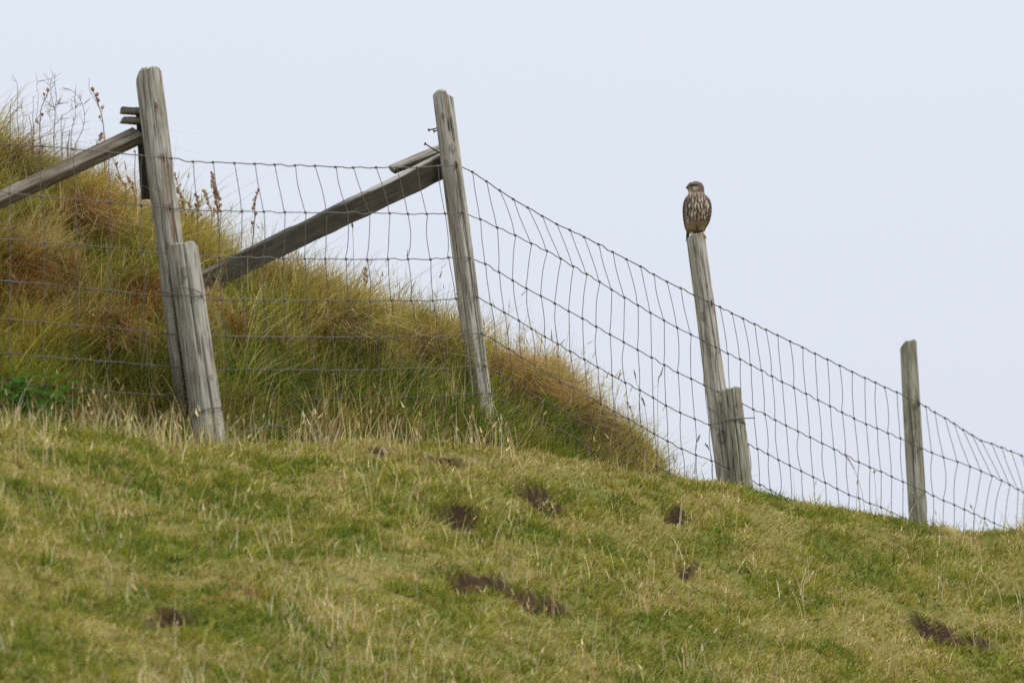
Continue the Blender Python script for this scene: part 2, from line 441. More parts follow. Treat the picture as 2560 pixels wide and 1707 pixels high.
def turf():
    per = 21
    g1, g2 = np.meshgrid(np.arange(-1.95, 2.2, .0285), np.arange(-.55, 4.3, .031)); nc = g1.size
    cu = g1.ravel() + rng.uniform(-.018, .018, nc); cT = g2.ravel() + rng.uniform(-.02, .02, nc)
    crad = rng.uniform(.012, .042, nc)
    idx = np.repeat(np.arange(nc), per); n = len(idx)
    rr = np.sqrt(rng.random(n)) * crad[idx] * 1.25; aa = rng.uniform(0, 2 * np.pi, n)
    X = cu[idx] + rr * np.cos(aa); u = 1280 + X * F / 49.0 / 1.01
    T = cT[idx]; Y = Yf(u) + dcrest(u) - T + rr * np.sin(aa); T = Yf(u) + dcrest(u) - Y
    cy = Yf(1280 + cu * F / 49.5) + dcrest(1280 + cu * F / 49.5) - cT
    d = Y - Yf(u)
    keep = (d < .02) & (T < 4.3)
    s, dep, red, soil = hole_field(X, Y)
    ditchm = np.exp(-((d + .2) / .14) ** 2) * (u < 1330)
    keep &= rng.random(n) > np.maximum(soil * .86 * np.clip(1.4 * s, 0, 1), s * .5)
    keep &= rng.random(n) > ditchm * .85
    X, Y, u, T, d, s, red, idx, rr, aa = [a[keep] for a in (X, Y, u, T, d, s, red, idx, rr, aa)]
    n = len(X)
    P = (.8 * fbm(cu * 6.2, cT * 5.2, 0, 41, 3) + .28 * fbm(cu * 1.6 + 7, cT * 1.3, 0, 43, 2) + .3 * fbm(cu * 15, cT * 14, 0, 44, 2))[idx] * 1.75; Q = fbm(cu * 9 + 5, cy * 8, 0, 47, 3)[idx] * 1.7
    bare = np.clip(fbm(cu * 5 + 20, cT * 5, 0, 49, 3) * 2.6 - .5, 0, 1)[idx]
    Z = height(X, Y)
    root = np.stack([X, Y, Z - .004], -1)
    cl_len = np.exp(rng.normal(0, .30, nc))[idx]
    L = rng.lognormal(math.log(.0205), .30, n) * cl_len * (1 + .35 * Q + .25 * P) * (1 - .55 * s) * (1 - .45 * bare)
    rank = np.exp(-((u - 150) / 420) ** 2) * np.exp(-(T / .8) ** 2)
    L *= 1 + 1.0 * rank * rng.random(n)
    # blades splay out from the middle of their clump, each clump leaning its own way
    cl_az = rng.uniform(0, 2 * np.pi, nc)[idx]; cl_ln = rng.uniform(.1, .65, nc)[idx]
    sp = rr / crad[idx] * .8
    lx_ = np.cos(aa) * sp + np.cos(cl_az) * cl_ln + rng.normal(0, .28, n) + .12; ly_ = np.sin(aa) * sp + np.sin(cl_az) * cl_ln + rng.normal(0, .28, n) - .12
    d0 = np.stack([lx_, ly_, np.ones(n)], -1); d0 /= np.linalg.norm(d0, axis=1)[:, None]
    b = np.stack([lx_, ly_, -.8 * np.ones(n)], -1) * rng.uniform(.1, .45, n)[:, None]
    V, Fc = ribbons(root, d0, b, L, rng.uniform(.0026, .0056, n), 2)
    keys = ['green', 'dgreen', 'olive', 'lime', 'straw', 'tan', 'rust', 'brown', 'pink']
    P = P[:, None]; Q = Q[:, None]; B = bare[:, None]
    w = np.concatenate([
        np.clip(.40 + 2.0 * P, .03, 3), np.clip(.10 + 1.7 * P - .5 * Q, .03, 2), np.clip(1.4 - .4 * P, .1, 3), np.clip(.75 + 1.2 * Q, .05, 2),
        np.clip(.60 - 1.1 * P + .6 * Q, .06, 2), np.clip(.48 - 1.5 * P, .05, 2) + .6 * B, .9 * B + s[:, None] * .5 + 5 * red[:, None],
        .06 + 1.2 * B + 1.6 * s[:, None], .03 + .25 * np.clip(-P, 0, 1)], 1)
    w = w ** 1.35
    # one dominant colour per clump with strays
    k = pick(w, len(keys)); kc = np.zeros(nc, int); kc[idx] = k; use = rng.random(n) < .45
    k = np.where(use, kc[idx], k)
    col = np.stack([PAL[x] for x in keys])[k]
    col = col * np.exp(rng.normal(0, .13, nc))[idx][:, None]
    col = vary(col, .10)
    o = mesh_np('turf_grass', V, Fc, M_TURF, None, np.repeat(col, 6, 0), smooth=False)
    tag(o, 'short grazed olive and green turf covering the near slope', 'grass', kind='stuff')

def stalks():
    n = 24000
    X = rng.uniform(-1.95, 2.2, n); u = 1280 + X * F / 49.5
    T = rng.uniform(-.3, 4.3, n) ; Y = Yf(u) + dcrest(u) - T
    clump = fbm(X * 3.5, Y * 2.2, 0, 71, 3)
    s, _, _, _ = hole_field(X, Y)
    edge = np.exp(-(T / .3) ** 2) * (u < 1300)
    dens = np.clip(.20 + 1.3 * clump, .02, 1) * np.interp(u, [0, 900, 1300, 2560], [1, .8, .5, .6]) * np.interp(T, [0, 1, 3.5], [.6, .6, 1]) + edge * .5
    keep = (rng.random(n) < dens) & (rng.random(n) > s * .75) & (Y - Yf(u) < -.05)
    X, Y, T, u, edge = X[keep], Y[keep], T[keep], u[keep], edge[keep]; n = len(X)
    root = np.stack([X, Y, height(X, Y) - .005], -1)
    L = np.clip(rng.lognormal(math.log(.066), .36, n) * (1 + .45 * edge), .02, .16)
    az = rng.uniform(0, 2 * np.pi, n); lean = np.abs(rng.normal(0, .30, n))
    d0 = np.stack([np.cos(az) * lean - .05, np.sin(az) * lean * .6, np.ones(n)], -1); d0 /= np.linalg.norm(d0, axis=1)[:, None]
    b = np.stack([np.cos(az + 1), np.sin(az + 1), -.3 * np.ones(n)], -1) * rng.uniform(0, .35, n)[:, None]
    V, Fc = ribbons(root, d0, b, L, rng.uniform(.0016, .0034, n), 3)
    keys = ['straw', 'pale', 'tan', 'pink']; w = np.tile([1.2, .5, 1.0, .35], (n, 1)); col = vary(np.stack([PAL[x] for x in keys])[pick(w, 4)], .18)
    Vs = [V]; Fss = [Fc]; cs = [np.repeat(col, 8, 0)]; off = len(V)
    # seed heads on some of the stalks
    sel = rng.random(n) < .22
    tip = (root + L[:, None] * (d0 + b))[sel]; dd_ = (d0 + 2 * b)[sel]; dd_ /= np.linalg.norm(dd_, axis=1)[:, None]
    m = len(tip)
    V2, F2 = ribbons(tip - dd_ * .004, dd_, np.zeros((m, 3)), rng.uniform(.012, .026, m), rng.uniform(.004, .0065, m), 3)
    Vs.append(V2); Fss.append(F2 + off); cs.append(np.repeat(vary(np.tile(PAL['pink'] * .5 + PAL['straw'] * .5, (m, 1)), .2), 8, 0))
    o = mesh_np('dry_grass_stalks', np.concatenate(Vs), np.concatenate(Fss), M_DRY, None, np.concatenate(cs), smooth=False)
    tag(o, 'pale dry grass stalks and seed heads standing up out of the turf', 'dry grass', kind='stuff')

# --- long grass on the bank behind the fence
def bank():
    nc = 6200; per = 38
    cu = rng.uniform(-260, 1900, nc); Lc = np.maximum(vfence(cu) - vridge(cu), 0) / 800 / .60 + .25
    q = rng.random(nc); cd = -.14 + q * (Lc + .14 + .40)
    kc_ = rng.random(nc) < (Lc + .5) / 1.7; cu, cd = cu[kc_], cd[kc_]; nc = len(cu)
    cY = Yf(cu) + cd; cX = (cu - 1280) / F * tray(cY, 800.)
    crad = rng.uniform(.015, .055, nc)
    idx = np.repeat(np.arange(nc), per); n = len(idx)
    rr = np.sqrt(rng.random(n)) * crad[idx]; aa = rng.uniform(0, 2 * np.pi, n)
    X = cX[idx] + rr * np.cos(aa); Y = cY[idx] + rr * np.sin(aa); u = 1280 + X * F / tray(Y, 800.); d = Y - Yf(u)
    foot = np.exp(-((d + .02) / np.interp(u, [400, 600], [.14, .10])) ** 2) * (u < 1150) * (1 - .5 * sstep(450, 700, u))
    keep = rng.random(n) > foot * .85
    X, Y, u, d, idx, rr, aa, foot = [a[keep] for a in (X, Y, u, d, idx, rr, aa, foot)]; n = len(X)
    Z = height(X, Y); root = np.stack([X, Y, Z - .006], -1)
    pu, pv = proj(root)
    Lr = np.maximum(vfence(u) - vridge(u), 0) / 800 / .60 + .25; rel = d / Lr
    p1 = fbm(cX * 3.2, cY * 2.8, 0, 81, 3)[idx] * 1.7; p2 = fbm(cX * 8, cY * 7, 0, 87, 3)[idx] * 1.7
    L = rng.lognormal(math.log(.080), .32, n) * np.exp(rng.normal(0, .30, nc))[idx] * (1 + .3 * p2)
    L *= np.interp(rel, [0, .25, .8, 1.1], [.75, 1, 1.0, .8]) * np.interp(u, [900, 1300, 1650], [1, .85, .6])
    cl_az = rng.uniform(0, 2 * np.pi, nc)[idx]; cl_ln = rng.uniform(0, .75, nc)[idx]; sp = rr / crad[idx] * .55
    fx = .18 + .4 * fbm(cX * 4, cY * 4, 5, 95, 2)[idx]; fy = -.25 + .4 * p1
    lx_ = np.cos(aa) * sp + np.cos(cl_az) * cl_ln + fx * .6 + rng.normal(0, .22, n); ly_ = np.sin(aa) * sp + np.sin(cl_az) * cl_ln + fy * .6 + rng.normal(0, .22, n)
    ln_ = 738 - (pu - 500) * .477; L *= 1 - .74 * np.exp(-(np.clip(np.abs(pv - ln_ - 32) - 62, 0, 999) / 15) ** 2) * (pu > 420) * (pu < 640)
    d0 = np.stack([lx_, ly_, np.ones(n)], -1); d0 /= np.linalg.norm(d0, axis=1)[:, None]
    bm = (rng.uniform(.15, .7, nc)[idx] * rng.uniform(.7, 1.3, n))[:, None]
    b = np.stack([lx_ * 1.2, ly_ * 1.2, -.75 * np.ones(n)], -1) * bm
    # colours
    keys = ['green', 'dgreen', 'olive', 'lime', 'straw', 'tan', 'gold', 'rust', 'brown']
    up = sstep(.15, .75, rel)[:, None]; P = p1[:, None]; Q = p2[:, None]
    w = np.concatenate([
        1.1 * (1 - up) + .35 * up + np.clip(1.8 * P, -.2, 1.5), 1.3 * (1 - up) + np.clip(1.4 * P, -.1, 1) , 1.2 + 0 * up, .25 + .3 * up + np.clip(Q, 0, 1) * .7,
        .28 + .6 * up + np.clip(-Q, 0, 1) * .7, .32 + .6 * up - .3 * P, .45 + .9 * up - .5 * Q, np.clip(.02 - .7 * P - .5 * Q, .02, 1), .22 - .4 * P + .25 * (1 - up)], 1)
    w = np.clip(w, .01, 5)
    w[:, 8] += 2.5 * foot; w[:, 7] += 1.2 * foot
    add = {'rust': 7, 'brown': 8, 'tan': 5, 'gold': 6}
    droop = np.zeros(n)
    for (a, bb, ru, rv, bul, c) in TUSS:
        g = np.exp(-(((pu - a) / ru) ** 2 + ((pv - bb) / rv) ** 2) ** 1.5)
        w[:, add[c]] += 5.5 * g; 
        if c in ('rust', 'brown'): droop = np.maximum(droop, g); w[:, 7] += .7 * g
    # bright green weeds / fresh grass
    for (a, bb, ru, rv, k_) in [(50, 935, 90, 60, 3), (680, 790, 90, 45, 0), (600, 800, 60, 70, 0), (60, 960, 110, 45, 3), (100, 500, 90, 50, 0), (350, 600, 60, 50, 0), (1180, 1020, 70, 40, 1), (700, 960, 200, 40, 1), (1000, 930, 120, 35, 1),
                                 (1350, 1060, 120, 35, 1), (220, 650, 80, 50, 0), (180, 790, 40, 50, 0), (180, 940, 140, 50, 1), (350, 700, 60, 40, 0), (600, 740, 50, 40, 0), (450, 880, 60, 60, 1), (820, 1010, 160, 40, 1), (60, 520, 60, 40, 0), (1150, 960, 60, 40, 0)]:
        w[:, k_] += 2.2 * np.exp(-(((pu - a) / ru) ** 2 + ((pv - bb) / rv) ** 2))
    for (a, bb, ru, rv, k_) in [(1000, 790, 170, 55, 6), (900, 740, 100, 40, 5), (640, 620, 110, 60, 6), (330, 500, 110, 90, 6), (1400, 980, 140, 60, 5)]:
        w[:, k_] += 1.8 * np.exp(-(((pu - a) / ru) ** 2 + ((pv - bb) / rv) ** 2))
    L *= 1 + .35 * droop
    b = b + np.stack([.35 * droop, -.35 * droop, -.55 * droop], -1)
    w = w ** 2.0
    k = pick(w, 9); kc = np.zeros(nc, int); kc[idx] = k; k = np.where(rng.random(n) < .5, kc[idx], k)
    col = vary(np.stack([PAL[x] for x in keys])[k] * (1.12 * np.exp(rng.normal(0, .20, nc)))[idx][:, None], .12)
    V, Fc = ribbons(root, d0, b, L, rng.uniform(.0020, .0042, n), 4)
    o = mesh_np('bank_grass', V, Fc, M_BANK, None, np.repeat(col, 10, 0), smooth=False)
    tag(o, 'long tussocky golden and green grass covering the bank behind the fence', 'grass', kind='stuff')
    # --- taller dry culms
    n = 4200
    u = rng.uniform(-260, 1750, n); vr = vridge(u); vf = vfence(u); Lr = np.maximum(vf - vr, 0) / 800 / .60 + .25
    q = rng.random(n); q = np.where(rng.random(n) < .40, rng.uniform(.85, 1.1, n), q)
    d = -.1 + q * (Lr + .1); Y = Yf(u) + d; X = (u - 1280) / F * tray(Y, 800.)
    root = np.stack([X, Y, height(X, Y) - .005], -1)
    L = np.clip(rng.lognormal(math.log(.14), .28, n), .05, .23) * np.interp(u, [1200, 1650], [1, .8])
    az = rng.uniform(0, 2 * np.pi, n); lean = np.abs(rng.normal(0, .28, n))
    d0 = np.stack([np.cos(az) * lean - .02, np.sin(az) * lean - .1, np.ones(n)], -1); d0 /= np.linalg.norm(d0, axis=1)[:, None]
    b = np.stack([np.cos(az + .6) , np.sin(az + .6), -.4 * np.ones(n)], -1) * rng.uniform(0, .35, n)[:, None]
    V, Fc = ribbons(root, d0, b, L, rng.uniform(.0012, .0024, n), 4)
    keys = ['straw', 'pale', 'tan', 'pink', 'gold']; w = np.tile([1.2, .25, 1.2, .2, .9], (n, 1)); col = vary(np.stack([PAL[x] for x in keys])[pick(w, 5)], .2)
    Vs = [V]; Fss = [Fc]; cs = [np.repeat(col, 10, 0)]; off = len(V)
    sel = rng.random(n) < .10
    tip = (root + L[:, None] * (d0 + b))[sel]; dd_ = (d0 + 2 * b)[sel]; dd_ /= np.linalg.norm(dd_, axis=1)[:, None]; m = len(tip)
    V2, F2 = ribbons(tip - dd_ * .006, dd_, np.zeros((m, 3)), rng.uniform(.016, .036, m), rng.uniform(.003, .0055, m), 4)
    Vs.append(V2); Fss.append(F2 + off); cs.append(np.repeat(vary(np.tile(PAL['tan'] * .8, (m, 1)), .2), 10, 0))
    o = mesh_np('dry_culms', np.concatenate(Vs), np.concatenate(Fss), M_DRY, None, np.concatenate(cs), smooth=False)
    tag(o, 'thin straw coloured culms rising above the long grass of the bank', 'dry grass', kind='stuff')

turf(); stalks(); bank()

# ------------------------------------------------------------------ posts
def local_frame(top, base):
    ax = Vector(top) - Vector(base); L = ax.length
    q = Vector((0, 0, 1)).rotation_difference(ax.normalized())
    return q, L

def make_post(name, label, uvt, uvb, Y, wt, wb, mat, sect, topf, cracks_and_shade=(), rust=(), bare=(), knots=(), extra=.18, seed=0, group=None, cat='post'):
    """uvt/uvb: photo pixel of top and base centre; widths in px; sect(phi,s)->radius factor (phi 0 faces -Y, +90deg faces +X)"""
    pt = at(*uvt, Y); pb = at(*uvb, Y)
    q, L = local_frame(pt, pb)
    sc = (Y - CY) / F * 1.01
    rt, rb = wt * sc / 2, wb * sc / 2
    ns = 84; z = np.concatenate([np.linspace(-extra, L, int((L + extra) / .0045))])
    ph = np.arange(ns) / ns * 2 * np.pi - np.pi
    PH, ZZ = np.meshgrid(ph, z)
    s = ZZ / L
    r = (rb + (rt - rb) * s) * sect(PH, s)
    cx, cy = np.sin(PH), -np.cos(PH)
    # grain relief and lumps
    r = r + .0008 * fbm(cx * 14 + seed, cy * 14, ZZ * 4, 100 + seed, 3) + .0022 * fbm(cx * 1.6 + seed, cy * 1.6, ZZ * 3.5, 120 + seed, 3)
    r = r - .0010 * np.abs(vnoise(cx * 30, cy * 30, ZZ * 1.6, 140 + seed))
    col = np.zeros(PH.shape + (3,))
    pr = np.random.default_rng(500 + seed)
    cracks_and_shade = list(cracks_and_shade) + [(pr.uniform(-85, 85), z0_, z0_ + pr.uniform(.04, .22), pr.uniform(.0005, .0011), .002, pr.uniform(.05, .15)) for z0_ in pr.uniform(0, .93, 22)]
    knots = list(knots) + [(pr.uniform(-70, 70), pr.uniform(.15, .9), pr.uniform(.004, .008)) for _ in range(3)]
    rust = list(rust) + [(pr.uniform(-80, 80), pr.uniform(.3, 1), pr.uniform(.05, .25), pr.uniform(.004, .01), pr.uniform(.12, .3)) for _ in range(6)]
    for (p0, z0, z1, w, dep, wig) in cracks_and_shade:   # phi deg, fraction from base, width m
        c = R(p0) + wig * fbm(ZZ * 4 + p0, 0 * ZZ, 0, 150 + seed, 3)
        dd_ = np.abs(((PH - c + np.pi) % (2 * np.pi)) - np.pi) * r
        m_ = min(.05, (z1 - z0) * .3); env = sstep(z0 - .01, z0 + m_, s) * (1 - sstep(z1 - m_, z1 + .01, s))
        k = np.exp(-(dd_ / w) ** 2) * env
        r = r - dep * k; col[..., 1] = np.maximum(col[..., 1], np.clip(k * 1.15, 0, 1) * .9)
    for (p0, zc, wz, wp, amt) in rust:      # streak hanging down from zc over wz (m) , halfwidth wp m
        dd_ = np.abs(((PH - R(p0) - .06 * fbm(ZZ * 9, 0 * ZZ, 0, 160, 2) + np.pi) % (2 * np.pi)) - np.pi) * r
        zr = zc * L - ZZ
        k = np.exp(-(dd_ / wp) ** 2) * sstep(-.006, .004, zr) * (1 - sstep(wz * .35, wz, zr)) * amt * (.8 + .5 * vnoise(cx * 25, cy * 25, ZZ * 12, 170))
        col[..., 0] = np.maximum(col[..., 0], np.clip(k, 0, 1))
    for (p0, z0, z1, wp, amt) in bare:
        dd_ = np.abs(((PH - R(p0) + np.pi) % (2 * np.pi)) - np.pi) * r
        k = np.exp(-(dd_ / wp) ** 4) * sstep(z0 - .04, z0 + .04, s) * (1 - sstep(z1 - .04, z1 + .04, s)) * amt
        k = k * sstep(-.55, .25, fbm(cx * 9, cy * 9, ZZ * 5, 180 + seed, 3))
        col[..., 2] = np.maximum(col[..., 2], np.clip(k, 0, 1))
    for (p0, zc, rr) in knots:
        dd_ = np.abs(((PH - R(p0) + np.pi) % (2 * np.pi)) - np.pi) * r; dz = (ZZ - zc * L) / 1.5
        g = np.sqrt(dd_ ** 2 + dz ** 2) / rr
        col[..., 1] = np.maximum(col[..., 1], .55 * np.exp(-((g - .8) / .28) ** 2) + .35 * np.exp(-(g / .5) ** 2))
        r = r + .0015 * np.exp(-g ** 2)
    x, y = r * cx, r * cy
    zt = ZZ.copy()
    # shape the top: heights limited by topf(x/r, y/r) given as drop below L in metres
    lim = L - topf(x / max(rt, 1e-6), y / max(rt, 1e-6)) + .0025 * vnoise(x * 260, y * 260, 0, 190 + seed)
    zt = np.minimum(ZZ, lim)
    V = np.stack([x, y, zt], -1).reshape(-1, 3); Fc = grid_faces(len(z), ns).tolist(); colr = col.reshape(-1, 3)
    # top cap: concentric rings
    last = (len(z) - 1) * ns; prev = last; Vs = [V]; cols = [colr]; off = len(V)
    for f in (.94, .85, .7, .5, .3, .12):
        xx, yy = x[-1] * f, y[-1] * f
        zz = L - topf(xx / rt, yy / rt) + .0025 * vnoise(xx * 260, yy * 260, 0, 190 + seed) + (.001 if f < .9 else 0) - (.0035 * np.clip(vnoise(xx * 120, yy * 30, 0, 191), 0, 1))
        Vs.append(np.stack([xx, yy, zz], -1)); cols.append(np.tile([0, .12, 0], (ns, 1)))
        for k in range(ns):
            k2 = (k + 1) % ns; Fc.append([prev + k, prev + k2, off + k2, off + k])
        prev = off; off += ns
    Fc.append([prev + k for k in range(ns)])
    root = empty(name, Vector(pb), q)
    mesh_np('shaft', np.concatenate(Vs), Fc, mat, root, np.concatenate(cols))
    tag(root, label, cat, group)
    return root, q, L

def child_world(root, q, pts):
    """world points -> root local"""
    inv = Matrix.Translation(root.location) @ q.to_matrix().to_4x4(); inv = inv.inverted()
    return np.array([tuple(inv @ Vector(p)) for p in pts])

def add_staple(root, q, u, v, Y, ang=0.3):
    p = at(u, v, Y); dx = np.array([math.cos(ang), 0, math.sin(ang)]) * .006; up = np.array([-math.sin(ang), 0, math.cos(ang)]) * .009
    pts = [p + up + [0, .012, 0], p + up + [0, -.004, 0], p + up * .3 + [0, -.0065, 0], p - up * .3 + [0, -.0065, 0], p - up + [0, -.004, 0], p - up + [0, .012, 0]]
    m = MB(); m.tube(child_world(root, q, pts), .0019, 6, (.06, .04, .03)); m.build('staple', M_NAIL, root)

def top_round(k=.012, e=3.0, slx=0, sly=0):
    return lambda x, y: k * np.clip(np.sqrt(x * x + y * y), 0, 1.4) ** e + slx * x + sly * y

def round_sect(a=.03, b=.02, p=0.6):
    return lambda PH, s: 1 + a * np.cos(2 * PH + p) + b * np.cos(3 * PH + 1.1)

def flat_sect(faces, rnd=.12):
    """polygonal section from plane list [(phi deg, dist)], softened"""
    def f(PH, s):
        acc = 0
        for (p0, d) in faces:
            c = np.cos(PH - R(p0)); acc = acc + np.maximum(c / d, 1e-3) ** 14
        return acc ** (-1 / 14) + 0 * s
    return f

yp = {k: float(Yw(np.array(float(v)))) for k, v in dict(a=430, b=1141, c=1779, d=2297).items()}
GP = 'upright wooden fence posts'
# tall strainer post on the left
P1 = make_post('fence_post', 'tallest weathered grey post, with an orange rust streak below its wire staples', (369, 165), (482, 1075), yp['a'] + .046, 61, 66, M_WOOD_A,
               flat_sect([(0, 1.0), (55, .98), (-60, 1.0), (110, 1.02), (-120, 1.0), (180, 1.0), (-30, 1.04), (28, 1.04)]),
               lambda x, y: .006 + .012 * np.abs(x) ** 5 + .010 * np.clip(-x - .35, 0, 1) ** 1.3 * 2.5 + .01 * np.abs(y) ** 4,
               cracks_and_shade=[(-10, -.15, .505, .0072, .014, .03), (38, .40, .76, .0012, .006, .06), (8, .70, .95, .0009, .002, .15), (-22, .45, .8, .0014, .002, .15), (-30, .86, .97, .0025, .0015, .1), (-12, .3, .55, .0015, .003, .1)],  # first entry is painted shade of the gap beside the stub
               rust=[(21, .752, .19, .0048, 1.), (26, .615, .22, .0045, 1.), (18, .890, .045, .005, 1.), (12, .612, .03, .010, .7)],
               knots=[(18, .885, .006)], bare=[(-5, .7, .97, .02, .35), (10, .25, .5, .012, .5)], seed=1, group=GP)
P1S = make_post('fence_post', 'thick short stub post wired onto the front of the tallest post', (455, 606), (527, 1118), yp['a'] - .052, 76, 79, M_WOOD_A,
                flat_sect([(0, 1.0), (50, 1.0), (-60, 1.0), (100, 1.0), (-110, 1.0), (180, 1.0), (22, 1.02), (-28, 1.03)]),
                lambda x, y: .004 + .012 * np.abs(x) ** 6 + .012 * np.clip(np.abs(x) - .8, 0, 1) + .008 * np.abs(y) ** 4,
                cracks_and_shade=[(6, .42, 1.05, .0016, .007, .10), (26, .02, .55, .0018, .008, .12), (-40, .1, .7, .0012, .003, .2)],
                knots=[(-8, .84, .012)], bare=[(38, .3, .98, .012, .75), (-42, .38, .62, .008, .5), (20, .45, .62, .012, .5), (0, .88, .98, .03, .5)],
                rust=[(-36, 1.0, .05, .012, .5)], seed=2, group='short stub posts wired to taller ones')
# corner post
P2 = make_post('fence_post', 'pale split post with jagged top, nails sticking out and a strut leaning on it', (1106, 222), (1208, 1045), yp['b'] + .033, 49, 55, M_WOOD_B,
               flat_sect([(-38, .93), (42, .95), (100, .95), (-105, .98), (165, .95), (-150, 1.0), (2, 1.03)]),
               lambda x, y: .003 + .022 * np.clip(np.abs(x + .12) - .2, 0, 2) ** 1.2 + .010 * (x > .35) + .01 * np.abs(y) ** 3,
               cracks_and_shade=[(10, .865, .90, .0026, .007, .04), (31, .86, .912, .0028, .008, .04), (33, .83, .865, .0024, .006, .04), (38, .03, .76, .0024, .007, .08), (-30, .1, .6, .0012, .002, .15), (52, .1, .5, .0014, .003, .1)],
               knots=[(-18, .914, .006), (14, .813, .010)], bare=[(20, -.1, .55, .011, .85), (10, .2, .98, .028, .25)],
               rust=[(38, .50, .14, .0045, .7), (36, .77, .05, .004, .5), (-18, .92, .03, .004, .6), (-34, .86, 1.3, .016, .2)], seed=3, group=GP)
# bird's post and its stub
P3 = make_post('fence_post', 'leaning grey post the small falcon sits on', (1738, 583), (1817, 1182), yp['c'] + .031, 46, 53, M_WOOD_B,
               flat_sect([(-30, .93), (50, .90), (110, .96), (-100, .98), (170, .95), (-150, 1.0), (12, 1.0)]),
               lambda x, y: .000 + .020 * np.clip(-x + .0, 0, 2) ** 1.5 + .012 * np.clip(x, 0, 2) ** 1.6 + .01 * np.abs(y) ** 3,
               cracks_and_shade=[(34, .3, .66, .0016, .005, .08), (24, .5, .95, .0012, .002, .1), (-5, .6, .8, .0012, .002, .1), (10, .35, .55, .001, .002, .2)],
               knots=[(-22, .65, .010), (-5, .14, .014)], bare=[(40, .6, .97, .016, .75)], seed=4, group=GP)
P3S = make_post('fence_post', 'short mossy stub post wired against the post under the falcon', (1826, 969), (1853, 1200), yp['c'] - .040, 50, 55, M_WOOD_C,
                round_sect(.02, .015), lambda x, y: .001 + .010 * np.clip(-x - .1, 0, 2) ** 1.5 + .012 * np.clip(x - .55, 0, 2) ** 1.2 + .006 * np.abs(y) ** 3,
                cracks_and_shade=[(4, -.1, 1.05, .0013, .006, .08), (-30, -.1, .98, .0010, .004, .1), (28, .0, .6, .0008, .002, .1)], seed=5, group='short stub posts wired to taller ones')
P4 = make_post('fence_post', 'rightmost post, mottled grey with one top corner sliced off and no stub', (2270, 854), (2294, 1300), yp['d'] + .031, 43, 47, M_WOOD_C,
               round_sect(.02, .02), lambda x, y: .001 - .006 * x + .028 * np.clip(-x - .35, 0, 2) ** 1.1 + .0 * y,
               cracks_and_shade=[(-8, -.1, .62, .0010, .003, .07), (38, .1, .7, .0008, .002, .1)], knots=[(5, .52, .009)], bare=[(0, .15, .4, .02, .45), (-10, .75, .9, .02, .25)], seed=6, group=GP)

for (pr, uv) in [(P1, [(409, 395), (424, 519), (440, 637)]), (P2, [(1141, 411), (1155, 531), (1173, 643), (1190, 741), (1203, 833), (1211, 914), (1225, 984)]),
                 (P3, [(1779, 757), (1789, 868)]), (P4, [(2297, 1006), (2301, 1118), (2309, 1228)])]:
    for (u_, v_) in uv:
        add_staple(pr[0], pr[1], u_, v_, float(Yw(np.array(float(u_)))) - .002, .1)

# nails in the corner post
def nail(root, q, uv0, uv1, Y0, Y1):
    p0 = at(*uv0, Y0); p1 = at(*uv1, Y1); m = MB()
    P = child_world(root, q, [p0, p0 + (p1 - p0) * .5 + np.array([0, 0, -.001]), p1]); m.tube(P, .0021, 7, (.06, .035, .03))
    d = (P[0] - P[1]); d /= np.linalg.norm(d); m.tube([P[0] - d * .0005, P[0] + d * .0022], .0050, 10, (.07, .035, .03)); m.build('nail', M_NAIL, root)
yb = yp['b']
nail(P2[0], P2[1], (1072.7, 325.4), (1102, 317), yb + .02, yb + .03)
nail(P2[0], P2[1], (1085.5, 328.3), (1104, 322), yb + .035, yb + .04)
nail(P2[0], P2[1], (1063, 360), (1106, 386), yb + .01, yb + .03)

